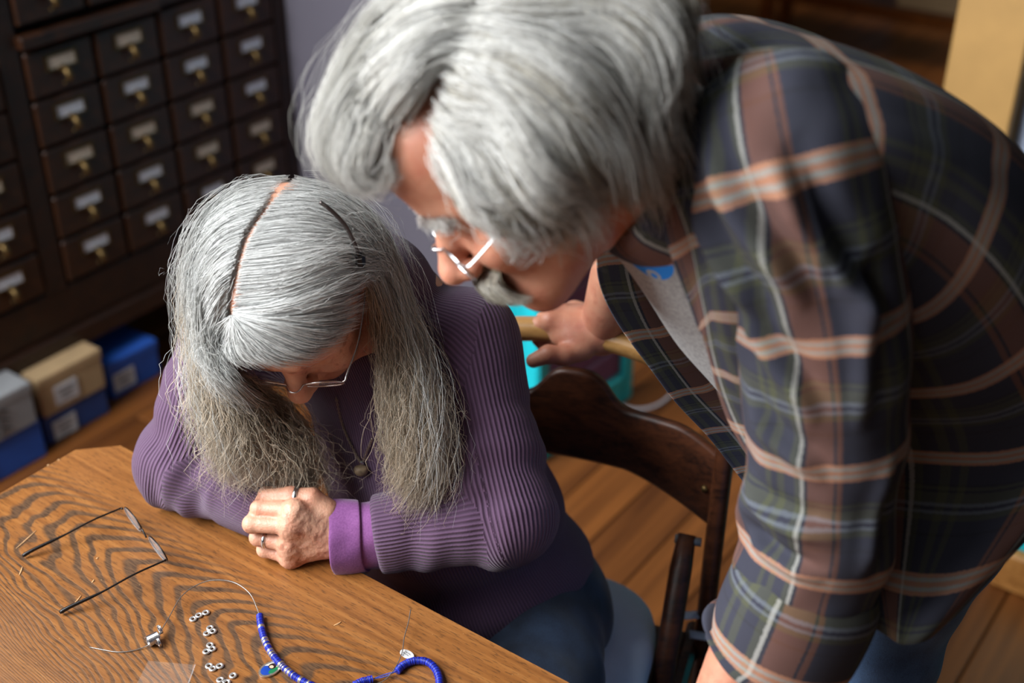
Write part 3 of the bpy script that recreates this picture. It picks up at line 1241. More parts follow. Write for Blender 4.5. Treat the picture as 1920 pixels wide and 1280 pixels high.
def medal_mat():
    m_, nt, b = nmat('medal_enamel_portrait')
    co = N(nt, 'ShaderNodeTexCoord')
    sep = N(nt, 'ShaderNodeSeparateXYZ')
    L(nt, co.outputs['UV'], sep.inputs[0])
    x, y = sep.outputs[0], sep.outputs[1]

    def blob(cx_, cy_, rx, ry):
        a = mth(nt, 'POWER', mth(nt, 'DIVIDE', mth(nt, 'SUBTRACT', x, cx_), rx), 2.0)
        c = mth(nt, 'POWER', mth(nt, 'DIVIDE', mth(nt, 'SUBTRACT', y, cy_), ry), 2.0)
        return mth(nt, 'LESS_THAN', mth(nt, 'ADD', a, c), 1.0)
    c = mixc(nt, blob(-0.5, 0.1, 0.7, 1.0), srgb(196, 190, 176), srgb(20, 60, 150))
    c = mixc(nt, blob(0.15, -0.65, 0.6, 0.4), c, srgb(30, 110, 70))
    c = mixc(nt, blob(0.38, 0.12, 0.42, 0.55), c, srgb(40, 26, 22))
    c = mixc(nt, blob(0.26, 0.10, 0.20, 0.32), c, srgb(214, 176, 150))
    L(nt, c, b.inputs['Base Color'])
    b.inputs['Roughness'].default_value = 0.15
    return m_


q48 = np.linspace(0, 2 * math.pi, 48, endpoint=False)
Vm = [mc + Z * 0.0012] + [mc + m1 * 0.0104 * math.cos(q) + m2 * 0.0071 * math.sin(q) + Z * 0.0007 for q in q48]
Fm = [(0, 1 + k, 1 + (k + 1) % 48) for k in range(48)]
m = MB()
m.add(Vm, Fm)
ptr = m.build('enamel_portrait', medal_mat(), md, True)
ul = ptr.data.uv_layers.new(name='UVMap')
for lp in ptr.data.loops:
    k = lp.vertex_index
    ul.data[lp.index].uv = (0, 0) if k == 0 else (math.cos(q48[k - 1]), math.sin(q48[k - 1]))
m = MB()
jr = mc + m1 * 0.0150
m.tube([jr + m1 * 0.0024 * math.cos(q) + (Z * 0.8 + m2 * 0.6) * 0.0024 * math.sin(q) + Z * 0.001 for q in np.linspace(0, 2 * math.pi, 20, endpoint=False)], 0.00045, 5, True)
m.build('jump_ring', M_silver, strand, True)

# second bead length with its wire tail and white tag
st2 = empty('bead_strand', tuple(on_table(790, 1245)), 'plain blue bead length curled beside its wire tail and white tag', 'bead strand')
p2 = catmull([on_table(a, b_, BR + 0.0002) for a, b_ in ((744, 1258), (756, 1247), (775, 1239), (797, 1239), (813, 1249), (822, 1266), (824, 1285), (818, 1310), (800, 1335))], 90)
run_beads(p2, lambda f, i: ('blue_bead', (M_bead if (i * 7) % 5 < 3 else M_bead2), BR * (1.02 + 0.05 * ((i * 13) % 4) / 3)), st2, BR, 0.00145)
p3 = catmull([on_table(a, b_, BR + 0.0002) for a, b_ in ((664, 1284), (680, 1277), (700, 1272))], 30)
run_beads(p3, lambda f, i: ('blue_bead', (M_bead if (i * 7) % 5 < 3 else M_bead2), BR * (0.98 + 0.05 * ((i * 13) % 4) / 3)), st2, BR, 0.00145)
M_thread = plain('blue_thread', srgb(60, 90, 200), 0.5)
for o_ in (-1, 1):
    m = MB()
    m.tube(catmull([on_table(700, 1272, 0.004), on_table(722, 1266 + o_ * 2, 0.004), on_table(744, 1258, 0.004)], 14), 0.0005, 5)
    m.build('thread', M_thread, st2, True)
m = MB()
m.tube(catmull([on_table(a, b_, h) for a, b_, h in ((770, 1142, 0.012), (766, 1165, 0.010), (758, 1195, 0.008), (754, 1222, 0.008), (742, 1250, 0.007), (722, 1274, 0.003), (700, 1284, 0.001))], 50), 0.00055, 6)
m.build('wire', M_wire, st2, True)
tg = on_table(763, 1226, 0.005)
M_tagw = plain('white_tag_card', srgb(232, 232, 230), 0.5, 0, 0.03)
tx_, ty_ = unit(on_table(780, 1240) - on_table(752, 1218)), None
ty_ = np.cross(Z, tx_)
tn = unit(Z + 0.25 * ty_)
ty_ = np.cross(tn, tx_)
m = MB()
pg = [(0.0085 * math.cos(q), 0.0062 * math.sin(q)) for q in np.linspace(0.35, 2 * math.pi - 0.35, 30)] + [(0.0135, 0.0)]
m.prism(pg, -0.0003, 0.0003, (tx_, ty_, tn), tg)
tgo = m.build('tag', M_tagw, st2)
m = MB()
for row, yy in enumerate((0.0016, -0.0014)):
    pp = [tg + tx_ * (-0.005 + 0.0011 * k) + ty_ * (yy + 0.0008 * ((-1) ** k) * (0.6 + 0.4 * math.sin(k * 2.3 + row))) + tn * 0.0005 for k in range(9)]
    m.tube(catmull(pp, 40), 0.00016, 4)
wr = m.build('writing', M_ink, tgo)

# silver bead rings in threes
M_bright = plain('bright_silver', srgb(236, 236, 234), 0.30, 0.85, 0.04, 120)
rbm = MB()
rbm.tube([(0.0029 * math.cos(q), 0.0029 * math.sin(q), 0) for q in np.linspace(0, 2 * math.pi, 24, endpoint=False)], 0.0013, 10, True, flat=(0.85, Z))
rb = rbm.build('silver_ring_bead', M_bright, None, True)
rb.data.name = 'silver_ring_bead'
rows = ('first row, nearest the eyeglasses', 'second row', 'third row', 'fourth row, beside the clear film', 'fifth row, at the picture\'s lower edge')
trios = [((362, 1160, 'leftmost'), (373, 1153, 'middle'), (386, 1148, 'rightmost')), ((394, 1177, 'topmost'), (399, 1183, 'rightmost'), (388, 1187, 'leftmost')),
         ((394, 1209, 'topmost'), (398, 1216, 'rightmost'), (387, 1221, 'leftmost')), ((392, 1248, 'leftmost'), (399, 1253, 'middle'), (412, 1248, 'rightmost')),
         ((413, 1274, 'leftmost'), (425, 1279, 'middle'), (437, 1266, 'rightmost'))]
k0 = 0
for tr, rw in zip(trios, rows):
    for q, pos in enumerate(tr):
        o = rb if k0 == 0 else rb.copy()
        if k0:
            link(o)
        k0 += 1
        o.location = tuple(on_table(pos[0], pos[1], 0.00135))
        o.rotation_euler = (random.uniform(-0.05, 0.05), random.uniform(-0.05, 0.05), random.uniform(0, 3))
        tag(o, '%s silver ring bead of the %s' % (pos[2], rw), 'bead', 'silver ring beads laid out in threes')

# spring bead stopper: coil with two looped arms
sp = on_table(290, 1196, 0.007)
stp = empty('bead_stopper', tuple(flat(sp, TZ)), 'small silver spring clip gripping the clear wire', 'clip')
ca = unit(on_table(300, 1186) - on_table(280, 1196))
cbv = np.cross(Z, ca)
m = MB()
m.tube([sp + ca * (-0.008 + 0.0125 * k / 150) + (Z * math.sin(k * 0.42) + cbv * math.cos(k * 0.42)) * 0.0055 for k in range(150)], 0.0008, 6)
m.build('coil', M_silver, stp, True)
for e, cpx, cpy in ((1, 299, 1180), (-1, 296, 1204)):
    c3 = on_table(cpx, cpy, 0.009 if e > 0 else 0.006)
    m = MB()
    for dq in (0, 0.0014):
        m.tube([c3 + ca * dq + (Z * 0.7 + cbv * 0.7) * 0.0048 * math.cos(q) + ca * 0.0 + unit(cbv - Z) * 0.0034 * math.sin(q) for q in np.linspace(0.3, 5.6, 24)], 0.0007, 6)
    m.tube([c3 - (Z * 0.7 + cbv * 0.7) * 0.004, sp + ca * (0.004 * e)], 0.0007, 6)
    m.build('loop_arm', M_silver, stp, True)

# clear plastic film
fq = [on_table(278, 1238, 0.0008), on_table(366, 1246, 0.0014), on_table(336, 1330, 0.0014), on_table(232, 1330, 0.0008)]
m = MB()
m.add([p for p in fq] + [p - Z * 0.0005 for p in fq], [(0, 1, 2, 3), (7, 6, 5, 4), (0, 4, 5, 1), (1, 5, 6, 2), (2, 6, 7, 3), (3, 7, 4, 0)])
film = tag(m.build('plastic_film', M_film), 'small square of clear plastic film lying beside the silver beads', 'film')
m = MB()
m.tube([fq[1] + Z * 0.0006, fq[2] + Z * 0.0006], 0.0006, 5)
m.build('film_edge_glint', M_lens, film)  # thin tube added to stand in for the glint along this edge
# chips of wood on the table: the flecks of the finish
M_fleck = plain('pale_wood_chip', srgb(206, 160, 112), 0.6)
for i, (a, b_, a2, b2) in enumerate(((30, 1028, 68, 994), (36, 1078, 42, 1062), (172, 1092, 176, 1086), (140, 1130, 152, 1116), (180, 1047, 184, 1044), (626, 1172, 640, 1165), (88, 872, 92, 870), (108, 862, 112, 860))):
    pa, pb = on_table(a, b_, 0.0004), on_table(a2, b2, 0.0004)
    m = MB()
    m.tube(catmull([pa, (pa + pb) / 2 + V_ * 0.0008, pb], 6), [0.0003, 0.0007, 0.0009, 0.0009, 0.0007, 0.0003], 5)
    m.build('worn_fleck', M_fleck, table)

# ------------------------------------------------------------------ people: shared tools
def skin_mat(name, a, b_, red, spots=0.0, rough_=0.18):
    m, nt, b = nmat(name)
    co = N(nt, 'ShaderNodeTexCoord')
    n1 = N(nt, 'ShaderNodeTexNoise', i_Scale=22.0, i_Detail=5.0)
    L(nt, co.outputs['Object'], n1.inputs['Vector'])
    n2 = N(nt, 'ShaderNodeTexNoise', i_Scale=60.0, i_Detail=3.0)
    L(nt, co.outputs['Object'], n2.inputs['Vector'])
    n3 = N(nt, 'ShaderNodeTexNoise', i_Scale=420.0, i_Detail=3.0)
    L(nt, co.outputs['Object'], n3.inputs['Vector'])
    c = ramp(nt, n1.outputs['Fac'], [(0.32, a), (0.68, b_)])
    c = mixc(nt, mth(nt, 'MULTIPLY', ramp(nt, n2.outputs['Fac'], [(0.45, (0, 0, 0)), (0.7, (1, 1, 1))]), 0.35), c, red)
    if spots:
        c = mixc(nt, mth(nt, 'MULTIPLY', ramp(nt, n2.outputs['Fac'], [(0.60, (0, 0, 0)), (0.66, (1, 1, 1))]), spots), c, srgb(120, 74, 52))
    L(nt, c, b.inputs['Base Color'])
    b.inputs['Roughness'].default_value = 0.48
    b.inputs['Subsurface Weight'].default_value = 0.18
    b.inputs['Subsurface Radius'].default_value = (0.012, 0.005, 0.003)
    b.inputs['Subsurface Scale'].default_value = 0.35
    bump(nt, b, mth(nt, 'ADD', n3.outputs['Fac'], mth(nt, 'MULTIPLY', n2.outputs['Fac'], 1.5)), rough_, 0.0014)
    return m


def hair_mat(name):
    m, nt, b = nmat(name)
    a = N(nt, 'ShaderNodeVertexColor', layer_name='tint')
    L(nt, a.outputs['Color'], b.inputs['Base Color'])
    b.inputs['Roughness'].default_value = 0.34
    b.inputs['Specular IOR Level'].default_value = 0.6
    tr = N(nt, 'ShaderNodeBsdfTranslucent')
    L(nt, a.outputs['Color'], tr.inputs['Color'])
    mx = N(nt, 'ShaderNodeMixShader')
    mx.inputs[0].default_value = 0.36
    L(nt, b.outputs[0], mx.inputs[1])
    L(nt, tr.outputs[0], mx.inputs[2])
    L(nt, mx.outputs[0], nt.nodes['Material Output'].inputs['Surface'])
    return m


M_hair = hair_mat('grey_hair')
M_whair = hair_mat('white_hair')


def frame(fwd, up):
    f = unit(fwd)
    u = unit(np.asarray(up, float) - f * np.dot(up, f))
    l = np.cross(u, f)                     # the person's left
    return l, f, u


def head_sdf(o, fr, k=1.0, neck_to=None, neck_r=0.055, shoulders=None, jaw=1.0, nose=1.0, brow=0.0):
    """Distance function of a head: o centre of the cranium, fr = (left, forward, up)."""
    ax = np.stack(fr)

    def f(p):
        q = (p - o) @ ax.T / k
        d = ell(q, (0, -0.006, 0.018), (0.075, 0.096, 0.086))
        d = smin(d, ell(q, (0, 0.038, -0.040), (0.061, 0.056, 0.078)), 0.03)
        if brow:
            d = smin(d, ell(q, (0, 0.050 + brow, 0.040), (0.060, 0.052, 0.052)), 0.03)
        d = smin(d, ell(q, (0, 0.058, -0.100 * jaw), (0.034, 0.034, 0.026)), 0.03)
        for s in (-1, 1):
            d = smin(d, rc(q, (s * 0.052, -0.002, -0.062), (s * 0.022, 0.070, -0.108 * jaw), 0.016, 0.014), 0.025)     # jaw bone
            d = smin(d, ell(q, (s * 0.040, 0.068, -0.046), (0.024, 0.022, 0.022)), 0.02)                                 # cheek
            d = smin(d, rc(q, (s * 0.012, 0.090, 0.006), (s * 0.048, 0.070, 0.002), 0.008, 0.007), 0.016)                # brow ridge
            d = smax(d, -ell(q, (s * 0.032, 0.102, -0.020), (0.019, 0.020, 0.013)), 0.014)                              # socket
            d = smin(d, ell(q, (s * 0.031, 0.076, -0.021), (0.0145, 0.0135, 0.0125)), 0.003)                             # lidded eye
            d = smin(d, rc(q, (s * 0.018, 0.0905, -0.026), (s * 0.044, 0.082, -0.027), 0.0016, 0.0012), 0.003)           # lid crease
        d = smin(d, rc(q, (0, 0.088, -0.008), (0, 0.1085 * nose, -0.050), 0.0085, 0.0115), 0.012)                        # nose
        d = smin(d, ell(q, (0, 0.112 * nose, -0.056), (0.0135, 0.012, 0.011)), 0.008)
        for s in (-1, 1):
            d = smin(d, ell(q, (s * 0.0125, 0.100 * nose, -0.060), (0.0075, 0.010, 0.0075)), 0.006)
            d = smax(d, -ell(q, (s * 0.0062, 0.104 * nose, -0.0675), (0.0032, 0.005, 0.003)), 0.002)
            ear = ell(q, (s * 0.0775, -0.012, -0.022), (0.009, 0.0185, 0.031))
            ear = smax(ear, -ell(q, (s * 0.086, -0.008, -0.016), (0.006, 0.010, 0.017)), 0.004)
            d = smin(d, ear, 0.006)
            d = smin(d, ell(q, (s * 0.075, -0.004, -0.050), (0.006, 0.008, 0.009)), 0.005)
        d = smin(d, ell(q, (0, 0.0885, -0.0835), (0.021, 0.0085, 0.0058)), 0.006)                                        # lips
        d = smin(d, ell(q, (0, 0.0865, -0.0930), (0.018, 0.0085, 0.0062)), 0.006)
        d = smax(d, -ell(q, (0, 0.0975, -0.0885), (0.024, 0.0060, 0.0012)), 0.003)
        d = d * k
        if neck_to is not None:
            d = smin(d, rc(p, o + (fr[1] * -0.026 + fr[2] * -0.045) * k, neck_to, neck_r * 0.98, neck_r * 1.08), 0.03)
            d = smin(d, rc(p, o + (fr[1] * 0.005 + fr[2] * -0.075) * k, np.asarray(neck_to) + fr[1] * 0.01, neck_r * 0.75, neck_r * 0.9), 0.03)
        if shoulders is not None:
            a, b_ = shoulders
            c = np.asarray(neck_to)
            d = smin(d, rc(p, c, a, 0.058, 0.050), 0.05)
            d = smin(d, rc(p, c, b_, 0.058, 0.050), 0.05)
        return d
    return f


def fist_sdf(w, mcps, pips, mids, tips, thumb, r=0.0092, wr=0.024, pad=None, dors=None):
    """Hand from wrist point w, knuckles mcps (index..little), middle joints pips, mids, tips and a thumb chain."""
    def f(p):
        d = None
        for m_ in mcps:
            e = rc(p, w, m_, wr * 0.72, r * 1.28)
            d = e if d is None else smin(d, e, 0.016)
        for a, b_ in zip(mcps[:-1], mcps[1:]):
            d = smin(d, rc(p, a, b_, r * 1.12, r * 1.12), 0.010)
        if dors is not None:                                   # tendons and veins on the back of the hand
            for i, m_ in enumerate(mcps):
                d = smin(d, rc(p, np.asarray(w) * 0.65 + m_ * 0.35 + dors * wr * 0.62, m_ + dors * r * 0.55, 0.0035, 0.0055), 0.005)
            d = d + 0.0006 * vnoise(p * 160, 4) + 0.0004 * vnoise(p * 420, 5)
        if pad is not None:
            d = smin(d, ell(p, pad[0], pad[1]), 0.012)
        for i, m_ in enumerate(mcps):
            q = r * (1.0, 1.03, 0.98, 0.86)[i]
            e = rc(p, m_, pips[i], q * 1.12, q * 1.02)
            e = smin(e, ell(p, pips[i], (q * 1.10,) * 3), 0.004)
            e = smin(e, rc(p, pips[i], mids[i], q, q * 0.9), 0.003)
            e = smin(e, rc(p, mids[i], tips[i], q * 0.9, q * 0.78), 0.003)
            d = smin(d, e, 0.0032)
        q = r * 1.15
        e = rc(p, thumb[0], thumb[1], q * 1.45, q * 1.12)
        e = smin(e, rc(p, thumb[1], thumb[2], q * 1.10, q * 1.0), 0.004)
        e = smin(e, rc(p, thumb[2], thumb[3], q * 1.0, q * 0.8), 0.004)
        d = smin(d, e, 0.006)
        return d
    return f


def bounds(*pts, pad=0.1):
    P = np.array([np.asarray(p) for p in pts])
    return P.min(0) - pad, P.max(0) + pad


def merge(parts):
    V, F, n = [], [], 0
    for v, f in parts:
        V.append(v)
        F.append(f + n)
        n += len(v)
    return np.concatenate(V), np.concatenate(F)


def strands(guides, n, m=12, thick=0.012, r=0.00028, wave=0.0, wfreq=3.0, frizz=0.0006, cols=None, clump=60, out=None, spread=1.0, lift=0.0,
            tcol=None, start=(0.0, 0.06), end=(0.82, 1.0), dark=0.35, seed=1, pull=0.0, coh=0.0, lockh=0.0):
    """Hair: n strands flowing between neighbouring guide curves. guides (g,k,3); out = point the hair stands away from.
    Returns vertices, faces, colours of three-sided tapering strands."""
    rg = np.random.default_rng(seed)
    G = np.stack([catmull(g, 40) for g in guides])                 # g,40,3
    ng = len(G)
    w = rg.random(n) * (ng - 1)
    # finer interpolation between guides
    GG = catmull(G.reshape(ng, -1), (ng - 1) * 16 + 1).reshape(-1, 40, 3) if ng > 1 else G
    s0 = rg.uniform(*start, n)
    s1 = rg.uniform(*end, n)
    s = s0[:, None] + (s1 - s0)[:, None] * np.linspace(0, 1, m)[None]
    wc = (np.floor(w / (ng - 1) * clump) + 0.5) / clump * (ng - 1)
    ww = w[:, None] + (wc - w)[:, None] * pull * np.clip(s * 1.4, 0, 1)
    x = np.clip(ww, 0, ng - 1.0001) * 16
    i = np.minimum(x.astype(int), len(GG) - 2)
    fr = (x - i)[..., None]
    q = s * 39
    j = np.minimum(q.astype(int), 38)
    ff = (q - j)[..., None]
    P = (GG[i, j] * (1 - ff) + GG[i, j + 1] * ff) * (1 - fr) + (GG[i + 1, j] * (1 - ff) + GG[i + 1, j + 1] * ff) * fr
    T = np.gradient(P, axis=1)
    T /= np.linalg.norm(T, axis=2, keepdims=True) + 1e-9
    O = P - np.asarray(out) if out is not None else np.broadcast_to(np.array((0, -1.0, 0.3)), P.shape).copy()
    O = O - T * (O * T).sum(2, keepdims=True)
    O /= np.linalg.norm(O, axis=2, keepdims=True) + 1e-9
    B = np.cross(T, O)
    # clumps share waves
    cid = np.floor(w / (ng - 1) * clump).astype(int) + (rg.integers(0, 3, n) * 1000)
    cr = np.random.default_rng(seed + 5)
    ph = cr.random(4000) * 6.28
    am = 0.5 + cr.random(4000)
    fq = wfreq * (0.8 + 0.4 * cr.random(4000))
    lay = rg.random(n)
    depth = (lay * thick)[:, None] * (0.35 + 0.65 * np.sin(np.clip(s * 1.15, 0, 1) * np.pi * 0.5 + 0.35))
    a = wave * am[cid % 4000][:, None] * np.clip(s * 1.3, 0, 1)
    arg = 6.28 * fq[cid % 4000][:, None] * s + ph[cid % 4000][:, None] + rg.normal(0, 0.25, n)[:, None]
    fz = np.cumsum(rg.normal(0, frizz, (n, m, 3)), axis=1)
    fz -= fz[:, :1]
    sp = rg.normal(0, spread * 0.003, n)[:, None] * np.clip(s * 2, 0.15, 1)
    wn = w / (ng - 1)
    sm = 2.6 * np.sin(wn * 7.0 + seed) + 1.7 * np.sin(wn * 17.0 + 2 * seed)
    ca = 6.28 * wfreq * s + sm[:, None]
    ce = coh * np.clip(s * 2.0, 0, 1)
    depth = depth + lockh * (am[(cid * 7 + 3) % 4000] - 0.5)[:, None] * np.clip(s * 2, 0, 1)
    P = P + O * (ce * np.cos(ca))[..., None] + B * (1.2 * ce * np.sin(ca + 0.6))[..., None]
    P = P + O * (depth + lift + 0.5 * a * np.cos(arg * 0.9 + 1))[..., None] + B * (a * np.sin(arg) + sp)[..., None] + fz
    # build tubes
    T = np.gradient(P, axis=1)
    T /= np.linalg.norm(T, axis=2, keepdims=True) + 1e-9
    A = np.cross(T, O)
    A /= np.linalg.norm(A, axis=2, keepdims=True) + 1e-9
    Bn = np.cross(A, T)
    rad = (r * (0.6 + 0.8 * rg.random(n)))[:, None] * np.interp(np.linspace(0, 1, m), [0, 0.08, 0.75, 1], [0.7, 1, 0.9, 0.25])[None]
    ring = [P + rad[..., None] * (math.cos(t) * A + math.sin(t) * Bn) for t in (0.5, 2.6, 4.7)]
    V = np.stack(ring, 2).reshape(-1, 3)                            # n,m,3ring
    b = (np.arange(n)[:, None, None] * m + np.arange(m - 1)[None, :, None]) * 3
    k = np.arange(3)[None, None]
    k2 = (k + 1) % 3
    F = np.stack([b + k, b + 3 + k, b + 3 + k2, b + k2], -1).reshape(-1, 4)
    cols = np.asarray(cols)
    pick = rg.random(n)
    c0 = cols[0] * (1 - pick)[:, None] + cols[1] * pick[:, None]
    dk = rg.random(n) < dark
    c0[dk] *= rg.uniform(0.35, 0.8, dk.sum())[:, None]
    cc = np.broadcast_to(c0[:, None], (n, m, 3)).copy()
    if tcol is not None:
        tt = np.asarray(tcol)[None, None] * (c0.mean(1) / np.mean(cols))[:, None, None]
        h = np.clip((s - 0.35) / 0.4, 0, 1)[..., None]
        cc = cc * (1 - h) + tt * h
    col = np.repeat(cc.reshape(-1, 3), 3, axis=0)
    return V, F, col


def sheet(guides, cols, n=40, m=40, inset=0.0, out=None, rows=(0.0, 1.0), seed=3):
    """The dense underlayer of a hair mass between guides."""
    G = np.stack([catmull(g, m) for g in guides])
    G = catmull(G.reshape(len(guides), -1), n).reshape(n, m, 3)
    a, b_ = int(rows[0] * m), max(int(rows[1] * m), 2)
    G = G[:, a:b_]
    if out is not None:
        o = G - np.asarray(out)
        o /= np.linalg.norm(o, axis=2, keepdims=True)
        G = G - o * inset
    V = G.reshape(-1, 3)
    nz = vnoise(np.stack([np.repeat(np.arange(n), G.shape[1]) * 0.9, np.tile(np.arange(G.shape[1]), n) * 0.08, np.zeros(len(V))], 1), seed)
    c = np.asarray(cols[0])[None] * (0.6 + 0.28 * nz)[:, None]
    return V, grid_faces(n, G.shape[1]), c


def hair_object(name, parts, mat, parent, label=None):
    V, F, Cc, n = [], [], [], 0
    for v, f, c in parts:
        V.append(v)
        F.append(f + n)
        Cc.append(c)
        n += len(v)
    o = mesh_np(name, np.concatenate(V), np.concatenate(F), mat, parent, True, None, np.concatenate(Cc))
    if label:
        o['label'] = label
    return o


def limb_uv(V, F, limbs):
    """Per-corner cloth coordinates in metres: around and along the nearest limb axis. limbs: (a, b, radius, ref vector, along offset)."""
    cen = V[F].mean(1)
    best = np.full(len(F), 1e9)
    uv = np.zeros((len(F), F.shape[1], 2))
    for a, b_, r, ref, off in limbs:
        a, b_ = np.asarray(a, float), np.asarray(b_, float)
        ax = unit(b_ - a)
        x = unit(np.asarray(ref, float) - ax * np.dot(ref, ax))
        y = np.cross(ax, x)
        t = np.clip((cen - a) @ (b_ - a) / np.dot(b_ - a, b_ - a), 0, 1)
        d = np.linalg.norm(cen - a - t[:, None] * (b_ - a), axis=1) - r
        m = d < best
        best[m] = d[m]
        q = V[F[m]] - a
        ang = np.arctan2(q @ y, q @ x)
        c0 = np.arctan2((cen[m] - a) @ y, (cen[m] - a) @ x)[:, None]
        ang = c0 + (ang - c0 + np.pi) % (2 * np.pi) - np.pi
        uv[m] = np.stack([ang * r, q @ ax + off], -1)
    return uv.reshape(-1, 2)


def rib_mat(name, col, col2, rib=0.0046, strength=0.7):
    m, nt, b = nmat(name)
    co = N(nt, 'ShaderNodeTexCoord')
    sep = N(nt, 'ShaderNodeSeparateXYZ')
    L(nt, co.outputs['UV'], sep.inputs[0])
    w = mth(nt, 'SINE', mth(nt, 'MULTIPLY', sep.outputs[0], 2 * math.pi / rib))
    n1 = N(nt, 'ShaderNodeTexNoise', i_Scale=9.0, i_Detail=5.0)
    L(nt, co.outputs['Object'], n1.inputs['Vector'])
    n2 = N(nt, 'ShaderNodeTexNoise', i_Scale=900.0, i_Detail=2.0)
    L(nt, co.outputs['Object'], n2.inputs['Vector'])
    f = mth(nt, 'ADD', mth(nt, 'MULTIPLY', mth(nt, 'ADD', w, 1.0), 0.30), mth(nt, 'MULTIPLY', n1.outputs['Fac'], 0.4))
    L(nt, ramp(nt, f, [(0.1, col), (0.8, col2)]), b.inputs['Base Color'])
    b.inputs['Roughness'].default_value = 0.85
    b.inputs['Sheen Weight'].default_value = 0.15
    b.inputs['Sheen Roughness'].default_value = 0.5
    bump(nt, b, mth(nt, 'ADD', w, mth(nt, 'MULTIPLY', n2.outputs['Fac'], 0.8)), strength, 0.0011)
    return m


def cloth_mat(name, a, b_, rough=0.9, weave=700.0, scale=20.0, sheen=0.2):
    m, nt, b = nmat(name)
    co = N(nt, 'ShaderNodeTexCoord')
    n1 = N(nt, 'ShaderNodeTexNoise', i_Scale=scale, i_Detail=5.0)
    L(nt, co.outputs['Object'], n1.inputs['Vector'])
    n2 = N(nt, 'ShaderNodeTexNoise', i_Scale=weave, i_Detail=2.0)
    L(nt, co.outputs['Object'], n2.inputs['Vector'])
    f = mth(nt, 'ADD', mth(nt, 'MULTIPLY', n1.outputs['Fac'], 0.6), mth(nt, 'MULTIPLY', n2.outputs['Fac'], 0.4))
    L(nt, ramp(nt, f, [(0.36, a), (0.64, b_)]), b.inputs['Base Color'])
    b.inputs['Roughness'].default_value = rough
    b.inputs['Sheen Weight'].default_value = sheen
    bump(nt, b, n2.outputs['Fac'], 0.3, 0.0008)
    return m


M_denim = cloth_mat('dark_denim', srgb(20, 32, 50), srgb(44, 62, 88), 0.85, 900.0, 26.0)
M_denim2 = cloth_mat('blue_denim', srgb(34, 62, 100), srgb(74, 110, 154), 0.85, 900.0, 26.0)
M_shoe = plain('dark_leather', srgb(40, 30, 26), 0.5)

# ------------------------------------------------------------------ the seated woman
woman = empty('person', (-0.014, 1.275, 0.0), 'seated person in ribbed purple sweater with long grey hair bent over the table', 'person')
M_skinw = skin_mat('woman_skin', srgb(196, 140, 114), srgb(222, 172, 144), srgb(206, 122, 98), 0.45, 0.4)
HO = W(548, 526, 1.365)
HF = frame((-0.03, -0.655, -0.755), (-0.05, -0.75, 0.65))
HF = (unit(HF[0] + 0.06 * HF[2]), HF[1], unit(HF[2] - 0.06 * HF[0]))
HL, HFW, HU = HF
HX = np.stack(HF)
NECK = np.array((-0.165, 1.300, 0.985))
SH_L = W(872, 640, 1.475)           # her left shoulder
SH_R = W(455, 590, 1.515)
EL_L = W(945, 962, 1.455)
WR_L = W(645, 1008, 1.452)
EL_R = Wz(335, 872, 0.800)
WR_R = Wz(488, 958, 0.784)
PEL = np.array((-0.040, 1.285, 0.530))


def H(l, f, u):
    return HO + HL * l + HFW * f + HU * u


head = sdf_surface(head_sdf(HO, HF, 0.99, NECK, 0.050, (SH_L * 0.5 + NECK * 0.5, SH_R * 0.5 + NECK * 0.5), 1.0, 1.03), *bounds(HO, NECK, pad=0.17), 0.0028)
# her left hand, closed, thumb on top
mc_ = [W(551, 957, 1.415), W(545, 985, 1.415), W(543, 1020, 1.432), W(545, 1045, 1.447)]
pi_ = [W(486, 954, 1.428), W(472, 982, 1.425), W(484, 1007, 1.440), W(496, 1030, 1.452)]
AW = np.array((0.0, 0.030, -0.002))
mi_ = [p + AW + np.array((0.002, 0, -0.002 * i)) for i, p in enumerate(pi_)]
ti_ = [p + np.array((0.026, 0.006, 0.0)) for p in mi_]
th_ = [W(612, 958, 1.435), W(585, 934, 1.430), W(545, 929, 1.432), W(499, 930, 1.436)]
wr_ = W(632, 1000, 1.450)
hand = sdf_surface(fist_sdf(wr_, mc_, pi_, mi_, ti_, th_, 0.0090, 0.027, None, unit((0.0, -0.85, 0.5))), *bounds(wr_, *mc_, *pi_, *th_, pad=0.05), 0.0013)
# forearm stub and the other hand folded behind it
RH = W(520, 975, 1.500)
hand2 = sdf_surface(lambda p: smin(smin(rc(p, WR_R, RH, 0.025, 0.030), rc(p, RH, RH + np.array((0.03, -0.006, 0.01)), 0.028, 0.020), 0.02),
                                   smin(rc(p, WR_L, WR_L * 0.6 + EL_L * 0.4, 0.025, 0.032), rc(p, wr_, WR_L, 0.023, 0.025), 0.01), 0.002), *bounds(WR_R, RH, WR_L, EL_L, pad=0.06), 0.0035)
torso = sdf_surface(lambda p: smin(rc(p, NECK - np.array((0, -0.01, 0.10)), PEL + np.array((0, 0, 0.12)), 0.075, 0.09),
                                   smin(smin(rc(p, SH_L, EL_L, 0.036, 0.028), rc(p, EL_L, WR_L, 0.028, 0.022), 0.01),
                                        smin(rc(p, SH_R, EL_R, 0.036, 0.028), rc(p, EL_R, WR_R, 0.028, 0.022), 0.01), 0.01), 0.03), *bounds(NECK, PEL, EL_L, EL_R, pad=0.12), 0.010, 2)
V, F = merge([head, hand, hand2, torso])
mesh_np('body', V, F, M_skinw, woman)

